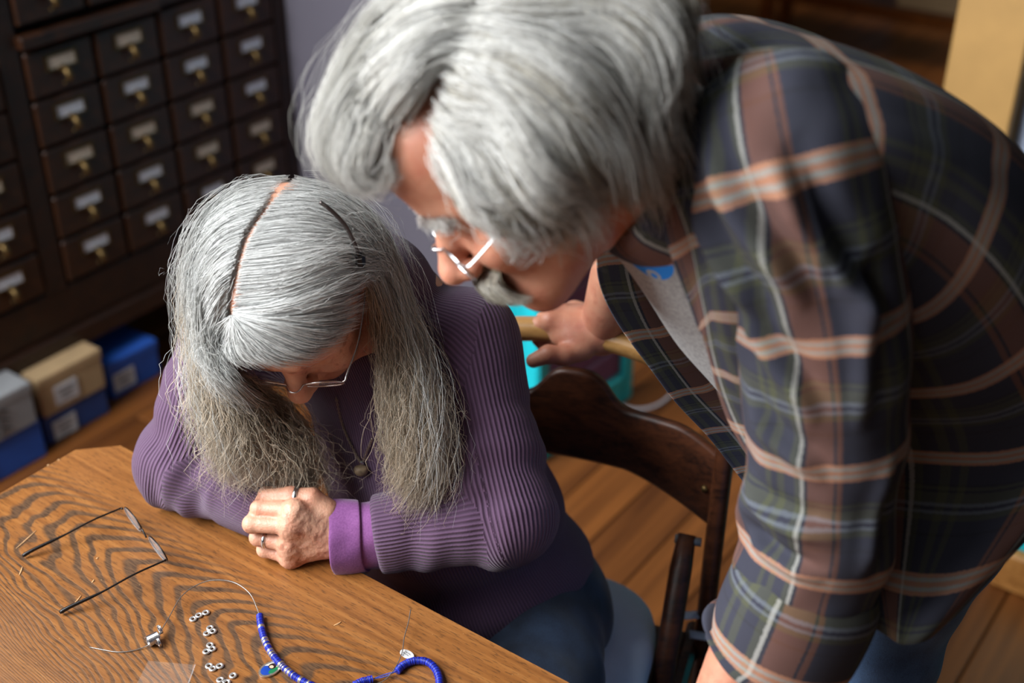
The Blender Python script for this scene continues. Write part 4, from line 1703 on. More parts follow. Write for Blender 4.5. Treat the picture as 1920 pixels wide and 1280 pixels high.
# ---- sweater
swl = [(NECK + np.array((0.0, 0.0, -0.05)), PEL + np.array((0.0, 0, 0.05)), 0.150, (0, 1, 0), 0.0),
       (SH_L, EL_L, 0.050, (0, 1, 0.2), 0.3), (EL_L, WR_L, 0.045, (0, 0.3, 1), 0.5),
       (SH_R, EL_R, 0.050, (0, 1, 0.2), 0.3), (EL_R, WR_R, 0.045, (0, 0.3, 1), 0.5)]
MIDB = np.array((-0.100, 1.300, 0.76))
cuffL = WR_L * 0.80 + EL_L * 0.20
dirL = unit(WR_L - EL_L)
HEMZ = 0.600


def folds(p, a, b_, r, amp, k, w0, w1, ph=0.0, tw=1.0):
    """Creases around a limb between fractions w0 and w1 of its length."""
    ab = b_ - a
    t = (p - a) @ ab / (ab @ ab)
    ax = unit(ab)
    ref = unit(np.array((0.3, 0.5, 0.8)) - ax * np.dot((0.3, 0.5, 0.8), ax))
    y = np.cross(ax, ref)
    q = p - a
    ang = np.arctan2(q @ y, q @ ref)
    d = np.linalg.norm(q - np.outer(t, ab), axis=1)
    win = np.clip((t - w0) / 0.12, 0, 1) * np.clip((w1 - t) / 0.12, 0, 1) * np.exp(-((d - r) / (r * 0.8)) ** 2)
    return amp * win * (np.sin(k * t + ph + tw * np.sin(ang + ph)) + 0.4 * np.sin(2.3 * k * t + 2 * ang + ph))


def sweater(p):
    d = rc(p, NECK + np.array((-0.005, 0.012, -0.055)), MIDB, 0.088, 0.122)
    d = smin(d, rc(p, MIDB, PEL + np.array((0.005, 0.0, 0.04)), 0.118, 0.142), 0.08)
    d = smin(d, rc(p, NECK + np.array((0.03, 0.0, -0.045)), SH_L + np.array((0.0, 0.0, -0.01)), 0.062, 0.062), 0.06)
    d = smin(d, rc(p, NECK + np.array((-0.03, 0.0, -0.045)), SH_R + np.array((0.0, 0.0, -0.01)), 0.062, 0.060), 0.06)
    al = smin(rc(p, SH_L, EL_L, 0.062, 0.056), rc(p, EL_L, WR_L + dirL * 0.03, 0.055, 0.040), 0.03)
    ar = smin(rc(p, SH_R, EL_R, 0.062, 0.050), rc(p, EL_R, WR_R, 0.045, 0.031), 0.03)
    al = al + 0.0035 * vnoise(p * 26, 12) + folds(p, SH_L, EL_L, 0.058, 0.0028, 14, 0.35, 1.05, 0.6, 2.2) + folds(p, EL_L, WR_L, 0.05, 0.0026, 13, -0.1, 0.7, 1.2, 2.6)
    ar = ar + 0.003 * vnoise(p * 26, 13) + folds(p, SH_R, EL_R, 0.055, 0.0025, 12, 0.35, 1.1, 0.2, 2.0) + folds(p, EL_R, WR_R, 0.046, 0.0028, 13, -0.1, 0.7, 0.9, 2.2)
    al = smax(al, (p - cuffL) @ dirL, 0.006)
    d = d + 0.006 * vnoise(p * 11, 5) + 0.004 * np.sin(p[:, 2] * 70 + 3 * vnoise(p * 7, 9)) * np.clip((0.78 - p[:, 2]) / 0.1, 0, 1)
    d = smin(d, al, 0.018)
    d = smin(d, ar, 0.022)
    d = smax(d, HEMZ + 0.10 * (p[:, 1] - 1.28) - p[:, 2], 0.012)
    # collar and neck opening
    nd = unit(HO - NECK)
    d = smin(d, rc(p, NECK + np.array((0.012, 0.010, -0.04)), NECK + nd * 0.030 + np.array((0.018, 0.012, 0.0)), 0.082, 0.074), 0.02)
    d = smax(d, -rc(p, NECK + nd * 0.03 + np.array((0.004, -0.018, 0.0)), HO, 0.056, 0.075), 0.006)
    return d


V, F = sdf_surface(sweater, *bounds(NECK, PEL, EL_L, EL_R, WR_L, WR_R, pad=0.18), 0.0034)
M_sweat = rib_mat('plum_rib_knit', srgb(66, 43, 66), srgb(100, 71, 100))
mesh_np('sweater', V, F, M_sweat, woman, True, limb_uv(V, F, swl))['label'] = 'ribbed plum purple sweater'

# undershirt cuff folded back over the wrist
M_cuff = cloth_mat('violet_jersey', srgb(112, 58, 116), srgb(142, 84, 144), 0.85, 500.0, 14.0)
a_, b2_ = cuffL - dirL * 0.02, WR_L + dirL * 0.010
cr_ = unit(np.cross(dirL, Z))
cu_ = np.cross(cr_, dirL)
rows_ = []
for t, rr, wv in ((0.0, 0.040, 0.001), (0.25, 0.041, 0.003), (0.5, 0.0405, 0.002), (0.52, 0.0435, 0.002), (0.75, 0.0445, 0.003), (1.0, 0.046, 0.003), (1.02, 0.0435, 0.003), (0.9, 0.039, 0.002), (0.5, 0.036, 0.002)):
    c = a_ * (1 - t) + b2_ * t
    rows_.append([c + (cr_ * math.cos(q) * 0.86 + cu_ * math.sin(q)) * (rr + wv * math.sin(3 * q + 5 * t)) + dirL * 0.003 * math.sin(2 * q + 1) for q in np.linspace(0, 2 * math.pi, 13)[:-1]])
G_ = surf(rows_, 46, 64, True)
mesh_np('undershirt_cuff', G_.reshape(-1, 3), grid_faces(46, 64, True), M_cuff, woman)['label'] = 'lighter violet undershirt cuff'

# ---- jeans and shoes
KN_L, KN_R = np.array((0.005, 0.845, 0.545)), np.array((-0.165, 0.875, 0.545))
HP_L, HP_R = PEL + np.array((0.080, -0.045, 0.015)), PEL + np.array((-0.085, 0.02, 0.015))
AN_L, AN_R = np.array((-0.02, 0.93, 0.09)), np.array((-0.20, 0.95, 0.09))


def jeans(p):
    d = ell(p, PEL + np.array((0, 0.0, 0.015)), (0.165, 0.135, 0.105))
    for hp, kn, an in ((HP_L, KN_L, AN_L), (HP_R, KN_R, AN_R)):
        e = smin(rc(p, hp, kn, 0.088, 0.062), rc(p, kn, an, 0.060, 0.050), 0.02)
        e = e + folds(p, hp, kn, 0.075, 0.0035, 20, -0.1, 0.6, 0.4, 1.5)
        d = smin(d, e, 0.035)
    return smax(d, p[:, 2] - 0.66, 0.01)


V, F = sdf_surface(jeans, *bounds(PEL, KN_L, KN_R, AN_L, AN_R, pad=0.2), 0.0055)
mesh_np('jeans', V, F, M_denim, woman)['label'] = 'dark blue jeans'
M_stitch = plain('faded_seam', srgb(96, 118, 146), 0.9)
m = MB()
sp_ = catmull([HP_L + np.array((-0.02, -0.02, 0.083)), HP_L + np.array((-0.012, -0.05, 0.080)), HP_L + np.array((-0.02, -0.085, 0.078))], 16)
m.tube(sp_, 0.0016, 5)
m.build('pocket_seam', M_stitch, woman, True)
for an in (AN_L, AN_R):
    sh = sdf_surface(lambda p: smax(smin(ell(p, an + np.array((0, 0.0, -0.03)), (0.042, 0.055, 0.05)), ell(p, an + np.array((0, -0.11, -0.052)), (0.042, 0.085, 0.034)), 0.04), 0.002 - p[:, 2], 0.004), *bounds(an, an + np.array((0, -0.15, -0.08)), pad=0.1), 0.008, 2)
    mesh_np('shoe', sh[0], sh[1], M_shoe, woman)

# ---- rings, necklace, spectacles
def ring_on(name, c, axis, r, w, parent):
    axis = unit(axis)
    x = unit(np.cross(axis, (0.2, 0.3, 0.9)))
    y = np.cross(axis, x)
    mm = MB()
    mm.lathe([(r, -w / 2), (r + 0.0011, -w / 2 * 0.7), (r + 0.0011, w / 2 * 0.7), (r, w / 2), (r - 0.0006, 0), (r, -w / 2)], c, (x, y, axis), 28)
    return mm.build(name, M_silver, parent, True)


ring_on('finger_ring', th_[1] * 0.28 + th_[2] * 0.72, th_[2] - th_[1], 0.0116, 0.0052, woman)
ring_on('finger_ring', mc_[2] * 0.26 + pi_[2] * 0.74, pi_[2] - mc_[2], 0.0098, 0.0042, woman)
M_chain = plain('silver_chain', srgb(176, 160, 140), 0.3, 0.9, 0.1, 200)
def on_sweater(px, py, gap):
    return W(px, py, hit(sweater, px, py) - gap)


chp = catmull([on_sweater(*q) for q in ((630, 745, 0.006), (640, 790, 0.005), (656, 830, 0.005), (677, 866, 0.006), (688, 846, 0.005), (698, 822, 0.005))], 60)
m = MB()
for i in range(0, 59):
    c = (chp[i] + chp[i + 1]) / 2
    d = unit(chp[i + 1] - chp[i])
    x = unit(np.cross(d, (0.0, -1, 0.3))) if i % 2 else unit(np.cross(d, (1, 0, 0.3)))
    m.tube([c + d * 0.0019 * math.cos(q) + x * 0.0011 * math.sin(q) for q in np.linspace(0, 2 * math.pi, 10, endpoint=False)], 0.0004, 4, True)
neckl = m.build('necklace_chain', M_chain, woman, True)
M_stone = plain('brown_stone', srgb(132, 112, 88), 0.5, 0, 0.35, 240)
stc = on_sweater(677, 881, 0.010)
V, F = sdf_surface(lambda p: smax(ell(p, stc, (0.0085, 0.006, 0.0085)), (p - stc) @ np.array((0, 0, 1.0)) - 0.0055, 0.003), stc - 0.015, stc + 0.015, 0.0012, 2)
mesh_np('pendant_stone', V, F, M_stone, neckl)
m = MB()
m.box(on_sweater(678, 868, 0.009), (0.005, 0.003, 0.0055), bev=0.0012)
m.build('pendant_bail', M_silver, neckl)

spc = H(0, 0.112, -0.036)
spx = HL


def wspec(l, f, u):
    return spc + HL * l + HFW * f + HU * u


spo = {}
for s in (-1, 1):
    c = wspec(s * 0.031, -0.006, -0.002)
    ring = [c + HL * (0.0225 * math.cos(q)) + HU * (0.0145 * math.sin(q)) - HFW * (0.002 * math.cos(q) * s) for q in np.linspace(0, 2 * math.pi, 40, endpoint=False)]
    mm = MB()
    mm.tube(ring, 0.0010, 6, True)
    rim = mm.build('spectacle_rim', M_silver, woman, True)
    mm = MB()
    R2 = [c + (p - c) * 0.98 for p in ring]
    mm.add([c + HFW * 0.001] + R2 + [c - HFW * 0.001] + [p - HFW * 0.0014 for p in R2], [(0, 1 + k, 1 + (k + 1) % 40) for k in range(40)] + [(41, 42 + (k + 1) % 40, 42 + k) for k in range(40)])
    mm.build('lens', M_lens, rim)
    mm = MB()
    tipq = H(s * 0.079, -0.01, -0.012)
    mm.tube(catmull([wspec(s * 0.0530, -0.008, 0.004), wspec(s * 0.0560, -0.010, 0.005), wspec(s * 0.0580, -0.018, 0.006), H(s * 0.070, 0.055, -0.026), tipq], 30), 0.0011, 6)
    mm.build('temple_arm', M_silver, rim, True)
mm = MB()
mm.tube(catmull([wspec(-0.0095, -0.004, 0.003), wspec(-0.004, 0.004, 0.006), wspec(0.004, 0.004, 0.006), wspec(0.0095, -0.004, 0.003)], 16), 0.0011, 6)
mm.build('spectacle_bridge', M_silver, woman, True)

# ---- hair
HR = np.array((0.086, 0.108, 0.098))


def on_head(px, py, infl=0.0, fr=(HO, HX), rad=HR, cen=(0, -0.006, 0.016)):
    """Where the line of sight meets the hair's ellipsoid round a head (or passes closest to it)."""
    o, ax = fr
    cam0 = np.array((0, 0, CAM_Z))
    d = W(px, py, 1.0) - cam0
    c = o + np.asarray(cen) @ ax
    r = rad + infl
    qo, qd = ((cam0 - c) @ ax.T) / r, (d @ ax.T) / r
    A, B, C = qd @ qd, qo @ qd, qo @ qo - 1
    disc = B * B - A * C
    t = (-B - math.sqrt(disc)) / A if disc > 0 else -B / A
    return cam0 + d * t


def gd(on, off, infl=0.0, **k):
    return np.array([on_head(x, y, infl - ((0.0105, 0.0065, 0.001)[n_] if n_ < 3 else 0.0), **k) for n_, (x, y) in enumerate(on)] + [W(*q) for q in off])


silver = (np.array(srgb(222, 222, 219)), np.array(srgb(250, 250, 248)))
straw = np.array(srgb(220, 206, 186))
part = [(548, 338), (505, 385), (466, 445), (444, 520), (434, 595)]
sideR = [gd([(549, 337), (640, 368), (702, 430), (735, 510)], [(768, 620, 1.405), (792, 760, 1.405), (806, 860, 1.425), (812, 945, 1.445)]),
         gd([(508, 386), (592, 392), (664, 440), (712, 515)], [(755, 630, 1.390), (784, 765, 1.398), (802, 870, 1.415), (805, 958, 1.440)]),
         gd([(469, 446), (562, 438), (645, 455), (700, 510)], [(742, 640, 1.382), (772, 775, 1.392), (788, 880, 1.412), (790, 960, 1.438)]),
         gd([(447, 521), (545, 510), (634, 484), (694, 505)], [(732, 640, 1.380), (764, 775, 1.394), (784, 880, 1.412), (786, 955, 1.438)]),
         gd([(437, 596), (535, 582), (630, 538), (688, 520)], [(722, 640, 1.388), (748, 770, 1.402), (766, 860, 1.418), (772, 930, 1.438)])]
sideL = [gd([(547, 337), (462, 352), (398, 405), (362, 490)], [(362, 590, 1.42), (392, 700, 1.42), (410, 810, 1.430), (418, 900, 1.45)]),
         gd([(502, 384), (436, 408), (388, 465), (370, 545)], [(384, 630, 1.395), (412, 730, 1.405), (438, 830, 1.430), (450, 915, 1.460)]),
         gd([(463, 444), (418, 470), (386, 525), (384, 600)], [(404, 680, 1.390), (446, 770, 1.415), (478, 845, 1.440), (492, 918, 1.475)]),
         gd([(441, 519), (414, 548), (396, 600), (404, 660)], [(440, 725, 1.425), (490, 800, 1.440), (530, 862, 1.455), (548, 918, 1.485)]),
         gd([(431, 594), (420, 625), (414, 665), (430, 705)], [(488, 748, 1.450), (535, 812, 1.458), (568, 872, 1.465), (588, 918, 1.485)]),
         gd([(432, 598), (424, 635), (428, 680), (455, 720)], [(514, 756, 1.462), (554, 814, 1.468), (580, 872, 1.475), (598, 912, 1.488)])]
bang = [gd([(436, 590), (400, 622), (382, 655), (380, 684)], [], 0.004),
        gd([(438, 590), (420, 634), (414, 664), (420, 684)], [], 0.006),
        gd([(440, 592), (454, 632), (478, 664), (516, 682)], [], 0.008),
        gd([(440, 590), (482, 628), (540, 660), (600, 664)], [], 0.008),
        gd([(440, 588), (510, 612), (590, 636), (650, 620)], [], 0.008),
        gd([(440, 586), (520, 598), (608, 608), (672, 590)], [], 0.006),
        gd([(440, 584), (528, 584), (622, 562), (688, 534)], [], 0.006),
        gd([(440, 580), (528, 568), (622, 532), (690, 512)], [], 0.003)]
hp = []
for gs, sd in ((sideR, 11), (sideL, 12)):
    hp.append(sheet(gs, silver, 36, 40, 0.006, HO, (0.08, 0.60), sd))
    hp.append(strands(gs, 6000, 16, 0.011, 0.00028, 0.0016, 1.6, 0.0007, silver, 60, HO, 1.2, 0.0, straw, (0.0, 0.05), (0.72, 1.0), 0.33, sd, 0.45, 0.0016, 0.004))
    low = [g[3:] for g in gs]
    bk_ = HO + np.array((0, 0.12, -0.1))
    hp.append(strands(low, 2400, 18, 0.030, 0.00030, 0.0140, 1.9, 0.0020, (straw * 0.85, straw * 1.2), 14, bk_, 3.5, -0.012, straw, (0.0, 0.35), (0.6, 1.0), 0.34, sd + 40, 0.75))
    hp.append(strands(low, 1500, 18, 0.036, 0.00026, 0.0150, 2.6, 0.0032, (straw * 0.9, straw * 1.2), 40, bk_, 3.5, -0.010, straw, (0.0, 0.5), (0.55, 1.0), 0.2, sd + 60, 0.3))
root_ = [g[:3] for g in sideR], [g[:3] for g in sideL]
for gs, sd in zip(root_, (91, 92)):
    hp.append(strands(gs, 420, 8, 0.004, 0.00022, 0.001, 1.0, 0.0008, silver, 90, HO, 2.5, -0.001, None, (-0.06, 0.0) if False else (0.0, 0.01), (0.25, 0.6), 0.1, sd))
hp.append(strands(bang, 2200, 10, 0.008, 0.00032, 0.0015, 1.5, 0.0006, silver, 50, HO, 1.2, 0.0, None, (0.0, 0.05), (0.7, 1.0), 0.35, 21))
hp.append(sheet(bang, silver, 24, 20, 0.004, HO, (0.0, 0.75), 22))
# loose flyaway hairs
fly = []
for gs, sd in ((sideL, 31), (sideR, 32)):
    fly.append(strands([g[:6] for g in gs], 320, 14, 0.027, 0.00016, 0.006, 1.6, 0.0024, silver, 200, HO, 3.0, 0.000, None, (0.0, 0.5), (0.5, 1.0), 0.1, sd))
    fly.append(strands([g[3:] for g in gs], 260, 14, 0.030, 0.00016, 0.012, 1.6, 0.0030, silver, 200, HO, 7.0, 0.004, None, (0.0, 0.4), (0.6, 1.0), 0.1, sd + 4))
hair_object('hair', hp + fly, M_hair, woman, 'long parted grey hair falling past the shoulders')
# hair clip: thin dark band and a small claw
M_clip = plain('dark_clip_metal', srgb(70, 62, 60), 0.3, 0.7, 0.1, 100)
m = MB()
m.tube(catmull([on_head(x, y, 0.021) for x, y in ((600, 378), (625, 398), (648, 424), (664, 455), (672, 478))], 24), 0.0022, 8)
clip = m.build('hair_clip', M_clip, woman, True)
m = MB()
m.box(on_head(676, 486, 0.018), (0.010, 0.010, 0.016), bev=0.003)
m.build('clip_claw', M_blk, clip)

# ------------------------------------------------------------------ the bending man
man = empty('person', (0.40, 1.09, 0.0), 'standing person in open plaid flannel shirt bending low beside the seated one', 'person')
M_skinm = skin_mat('man_skin', srgb(180, 116, 92), srgb(208, 150, 122), srgb(188, 102, 82), 0.12, 0.3)


def camv(x, y, z):
    return CAM_R * x + CAM_U * y + CAM_B * z


MO = W(972, 240, 1.06)
m_up = camv(-0.614, 0.647, 0.452)
m_fw = camv(-0.751, -0.655, -0.084)
MF = frame(m_fw, m_up)
ML, MFW, MU = MF
MX = np.stack(MF)
MK = 1.05
MNECK = np.array((0.150, 1.030, 1.290))
MSL = W(1470, 305, 0.985)
MSR = np.array((0.100, 1.235, 1.275))
MPEL = np.array((0.415, 1.095, 0.960))


def MH(l, f, u):
    return MO + (ML * l + MFW * f + MU * u) * MK


mhead = sdf_surface(head_sdf(MO, MF, MK, MNECK, 0.062, (MSL * 0.45 + MNECK * 0.55, MSR * 0.45 + MNECK * 0.55), 1.04, 1.03, 0.004), *bounds(MO, MNECK, pad=0.2), 0.003)
# right hand over the chair's top rail
ht = 1.645
hm = [W(1032, 600, ht - 0.005), W(1052, 590, ht + 0.018), W(1077, 585, ht + 0.040), W(1100, 588, ht + 0.058)]
hp_ = [W(1008, 610, ht + 0.010), W(1022, 598, ht + 0.040), W(1045, 592, ht + 0.066), W(1072, 592, ht + 0.082)]
hd_ = [p + np.array((0.002, 0.006, -0.024)) for p in hp_]
he_ = [p + np.array((0.012, -0.010, -0.014)) for p in hd_]
hth = [W(1092, 652, ht - 0.010), W(1058, 666, ht - 0.022), W(1028, 664, ht - 0.028), W(1000, 676, ht - 0.024)]
hw = W(1128, 618, ht + 0.004)
mhand = sdf_surface(fist_sdf(hw, hm, hp_, hd_, he_, hth, 0.0102, 0.036, (W(1085, 622, ht + 0.005), (0.040, 0.034, 0.024))), *bounds(hw, *hm, *hp_, *hth, pad=0.06), 0.0016)
MER = W(1190, 430, 1.50)
MEL = W(1520, 960, 1.135)
MWL = np.array((0.190, 0.830, 0.800))
fore = sdf_surface(lambda p: smin(smin(rc(p, hw, MER, 0.029, 0.042), rc(p, MER, MSR, 0.045, 0.055), 0.02),
                                  smin(rc(p, MSL, MEL, 0.052, 0.044), rc(p, MEL, MWL, 0.044, 0.030), 0.02), 0.002), *bounds(hw, MER, MSR, MSL, MEL, MWL, pad=0.08), 0.005, 2)
# left hand flat on the table, below the picture
lw = MWL
ldir = unit(np.array((-0.55, -0.65, -0.22)))
lside = unit(np.cross(Z, ldir))
lm = [lw + ldir * 0.080 + lside * s + Z * (-0.012) for s in (0.026, 0.008, -0.010, -0.027)]
lp = [a + ldir * 0.040 + Z * 0.002 for a in lm]
ld = [a + ldir * 0.022 + Z * -0.010 for a in lp]
le = [a + ldir * 0.018 + Z * -0.008 for a in ld]
lt = [lw + ldir * 0.02 + lside * 0.022, lw + ldir * 0.045 + lside * 0.045 - Z * 0.005, lw + ldir * 0.075 + lside * 0.055 - Z * 0.012, lw + ldir * 0.098 + lside * 0.056 - Z * 0.018]
for arr in (lm, lp, ld, le, lt):
    for q in arr:
        q[2] = max(q[2], TZ + 0.012)
lhand = sdf_surface(fist_sdf(lw, lm, lp, ld, le, lt, 0.0098, 0.032), *bounds(lw, *lm, *le, *lt, pad=0.06), 0.0024)
mtor = sdf_surface(lambda p: smin(smin(rc(p, MNECK + np.array((0.05, 0.02, -0.02)), MPEL + np.array((-0.04, 0, 0.06)), 0.105, 0.125), rc(p, MSL, MSR, 0.05, 0.05), 0.08),
                                  rc(p, MPEL, MPEL + np.array((0.0, 0, -0.05)), 0.125, 0.125), 0.05), *bounds(MNECK, MPEL, MSL, MSR, pad=0.2), 0.010, 2)
V, F = merge([mhead, mhand, fore, lhand, mtor])
mesh_np('body', V, F, M_skinm, man)

# ---- grey T-shirt with a blue print
def tee_mat():
    m_, nt, b = nmat('grey_tee_print')
    co = N(nt, 'ShaderNodeTexCoord')
    n = N(nt, 'ShaderNodeTexNoise', i_Scale=300.0, i_Detail=3.0)
    L(nt, co.outputs['Object'], n.inputs['Vector'])
    c = ramp(nt, n.outputs['Fac'], [(0.3, srgb(140, 140, 140)), (0.7, srgb(176, 176, 176))])

    def ball(c0, r):
        v = N(nt, 'ShaderNodeVectorMath', operation='DISTANCE')
        L(nt, co.outputs['Object'], v.inputs[0])
        v.inputs[1].default_value = tuple(np.asarray(c0) - np.array(man.location))
        return mth(nt, 'LESS_THAN', v.outputs['Value'], r)
    for c0, r, cl in TEE_MARKS:
        c = mixc(nt, ball(c0, r), c, cl)
    L(nt, c, b.inputs['Base Color'])
    b.inputs['Roughness'].default_value = 0.9
    return m_


def tee(p):
    d = smin(rc(p, MNECK + np.array((0.02, 0.015, -0.03)), MPEL + np.array((-0.03, 0, 0.03)), 0.108, 0.134), rc(p, MSL * 0.60 + MNECK * 0.40, MSR * 0.8 + MNECK * 0.2, 0.050, 0.050), 0.07)
    d = d + 0.004 * vnoise(p * 14, 2)
    d = smax(d, -rc(p, MNECK - np.array((0.03, 0, 0)), MO, 0.068, 0.075), 0.006)
    return smax(d, 0.90 - p[:, 2], 0.01)


V, F = sdf_surface(tee, *bounds(MNECK, MPEL, MSL, MSR, pad=0.22), 0.005)
def tw_(px, py):
    return W(px, py, hit(tee, px, py))


TEE_MARKS = [(tw_(1210, 488), 0.026, srgb(30, 130, 225)), (tw_(1226, 515), 0.0075, srgb(160, 165, 170)), (tw_(1227, 516), 0.0036, srgb(30, 130, 225)), (tw_(1194, 424), 0.014, srgb(160, 160, 160))]
mesh_np('t_shirt', V, F, tee_mat(), man)['label'] = 'grey T-shirt with a blue print'

# ---- flannel shirt
def plaid_mat():
    m_, nt, b = nmat('plaid_flannel')
    co = N(nt, 'ShaderNodeTexCoord')
    sep = N(nt, 'ShaderNodeSeparateXYZ')
    L(nt, co.outputs['UV'], sep.inputs[0])
    PER = 0.118
    navy, ink_, olive, rust, tan_, cream, slate = srgb(40, 41, 56), srgb(24, 24, 32), srgb(70, 72, 50), srgb(122, 74, 48), srgb(188, 134, 104), srgb(166, 164, 156), srgb(108, 114, 122)

    def stripes(x, st):
        return ramp(nt, mth(nt, 'FRACT', mth(nt, 'ADD', mth(nt, 'DIVIDE', x, PER), 40.0)), st, 'CONSTANT')
    wob = N(nt, 'ShaderNodeTexNoise', i_Scale=420.0, i_Detail=1.0)
    L(nt, co.outputs['UV'], wob.inputs['Vector'])
    j = mth(nt, 'MULTIPLY', mth(nt, 'SUBTRACT', wob.outputs['Fac'], 0.5), 0.0022)
    u = mth(nt, 'ADD', sep.outputs[0], j)
    v = mth(nt, 'ADD', sep.outputs[1], j)
    # lengthwise stripes: rust band edged with cream, olive, navy
    cu = stripes(u, [(0.0, navy), (0.20, olive), (0.25, navy), (0.30, olive), (0.36, navy), (0.46, olive), (0.51, cream), (0.54, ink_), (0.57, rust), (0.78, ink_), (0.80, rust), (0.84, navy)])
    # crosswise stripes: tan band with cream lines, pairs of pale lines, olive
    cv = stripes(v, [(0.0, navy), (0.07, tan_), (0.095, cream), (0.125, tan_), (0.16, cream), (0.185, tan_), (0.215, navy), (0.40, ink_), (0.42, olive), (0.45, ink_), (0.47, olive), (0.56, slate), (0.59, navy), (0.625, slate), (0.65, olive), (0.70, navy), (0.80, ink_), (0.82, navy)])
    # twill: threads of both sets alternate
    tw = mth(nt, 'GREATER_THAN', mth(nt, 'SINE', mth(nt, 'MULTIPLY', mth(nt, 'ADD', sep.outputs[0], sep.outputs[1]), 2 * math.pi / 0.0022)), 0.0)
    lum = N(nt, 'ShaderNodeRGBToBW')
    L(nt, cv, lum.inputs[0])
    lum2 = N(nt, 'ShaderNodeRGBToBW')
    L(nt, cu, lum2.inputs[0])
    bias = mth(nt, 'ADD', 0.5, mth(nt, 'MULTIPLY', mth(nt, 'SUBTRACT', lum.outputs[0], lum2.outputs[0]), 0.75))
    f = mth(nt, 'ADD', mth(nt, 'MULTIPLY', bias, 0.8), mth(nt, 'MULTIPLY', tw, 0.2))
    c = mixc(nt, f, cu, cv)
    n2 = N(nt, 'ShaderNodeTexNoise', i_Scale=18.0, i_Detail=6.0)
    L(nt, co.outputs['Object'], n2.inputs['Vector'])
    c = mixc(nt, 0.25, c, mixc(nt, n2.outputs['Fac'], c, (0.08, 0.08, 0.09)))
    L(nt, c, b.inputs['Base Color'])
    b.inputs['Roughness'].default_value = 0.92
    n3 = N(nt, 'ShaderNodeTexNoise', i_Scale=1400.0, i_Detail=2.0)
    L(nt, co.outputs['UV'], n3.inputs['Vector'])
    bump(nt, b, mth(nt, 'ADD', n3.outputs['Fac'], mth(nt, 'MULTIPLY', tw, 0.4)), 0.3, 0.0007)
    return m_


M_plaid = plaid_mat()


PLAID = 0.118


def cloth_grid(name, ctrl, nu, nv, lu, lv, parent, uv0=(0, 0), disp=None, thick=0.0016, swap=False, closed=False):
    """Cloth panel through a control grid; cloth coordinates in metres, scaled by lu, lv."""
    G = surf(ctrl, nu, nv, closed)
    if disp is not None:
        du, dv = np.gradient(G, axis=0), np.gradient(G, axis=1)
        nrm = np.cross(du, dv)
        nrm /= np.linalg.norm(nrm, axis=2, keepdims=True) + 1e-9
        uu, vv = np.meshgrid(np.linspace(0, 1, nu), np.linspace(0, 1, nv), indexing='ij')
        G = G + nrm * disp(uu, vv)[..., None]
    Fq = grid_faces(nu, nv, closed)
    step = np.linalg.norm(np.diff(G, axis=0), axis=2)
    a = np.concatenate([[0], np.cumsum(np.median(step, axis=1))]) * lu + uv0[0]
    Gc = np.concatenate([G, G[:, :1]], 1) if closed else G
    step = np.linalg.norm(np.diff(Gc, axis=1), axis=2)
    b_ = np.concatenate([[0], np.cumsum(np.median(step, axis=0))])
    if closed:
        b_ = b_ / b_[-1] * max(1, round(b_[-1] / PLAID)) * PLAID
    b_ = b_ * lv + uv0[1]
    i, jj = np.meshgrid(np.arange(nu - 1), np.arange(nv if closed else nv - 1), indexing='ij')
    uv = np.stack([np.stack([a[i], b_[jj]], -1), np.stack([a[i + 1], b_[jj]], -1), np.stack([a[i + 1], b_[jj + 1]], -1), np.stack([a[i], b_[jj + 1]], -1)], 2).reshape(-1, 2)
    if swap:
        uv = uv[:, ::-1]
    o = mesh_np(name, G.reshape(-1, 3), Fq, M_plaid, parent, True, uv)
    if thick:
        s = o.modifiers.new('cloth', 'SOLIDIFY')
        s.thickness = thick
        s.offset = 0
    return o


# torso of the shirt: rows from collar to hem; columns from the far front edge over the back to the near front edge
RT = unit(MSR - MSL)                       # his right
spine = [MNECK + np.array((-0.005, 0.0, 0.02)), np.array((0.185, 1.040, 1.285)), np.array((0.265, 1.055, 1.235)), np.array((0.345, 1.075, 1.140)), np.array((0.405, 1.09, 1.010)), np.array((0.425, 1.095, 0.900))]
bk = [unit((-0.30, 0.05, 0.95)), unit((0.10, 0.03, 0.99)), unit((0.42, 0.06, 0.90)), unit((0.70, 0.08, 0.70)), unit((0.93, 0.1, 0.33)), unit((0.98, 0.1, 0.10))]
wid = [0.085, 0.185, 0.190, 0.185, 0.185, 0.190]
thk = [0.075, 0.115, 0.135, 0.140, 0.150, 0.165]
ctrl = []
for k in range(6):
    c, b_, w_, t_ = spine[k], bk[k], wid[k], thk[k]
    fr_ = -b_
    row = []
    for q in (100, 62, 28, 0, -28, -62, -100):           # from his right side over the back to his left side
        a = math.radians(q)
        row.append(c + RT * w_ * math.copysign(abs(math.sin(a)) ** 0.8, math.sin(a)) + b_ * t_ * math.copysign(abs(math.cos(a)) ** 0.8, math.cos(a)))
    ctrl.append(row)
ctrl = np.array(ctrl)
far_edge = [W(1165, 330, 1.18), W(1128, 470, 1.21), W(1160, 600, 1.27), W(1245, 730, 1.33), W(1335, 825, 1.38), W(1405, 915, 1.42)]
far_mid = [W(1225, 250, 1.20), W(1215, 420, 1.27), W(1265, 560, 1.32), W(1350, 690, 1.37), W(1430, 790, 1.41), W(1490, 880, 1.44)]
near_mid = [W(1262, 290, 1.00), W(1330, 420, 0.985), W(1352, 560, 1.00), W(1390, 700, 1.07), W(1470, 850, 1.13), W(1570, 1010, 1.17)]
near_edge = [W(1232, 335, 1.02), W(1242, 455, 1.03), W(1300, 600, 1.08), W(1328, 660, 1.13), W(1372, 800, 1.19), W(1420, 930, 1.24)]
ctrl[5][4] = W(1858, 1020, 1.27)
ctrl[5][5] = W(1806, 1122, 1.17)
ctrl[5][6] = W(1712, 1208, 1.115)
near_mid[5] = W(1628, 1165, 1.13)
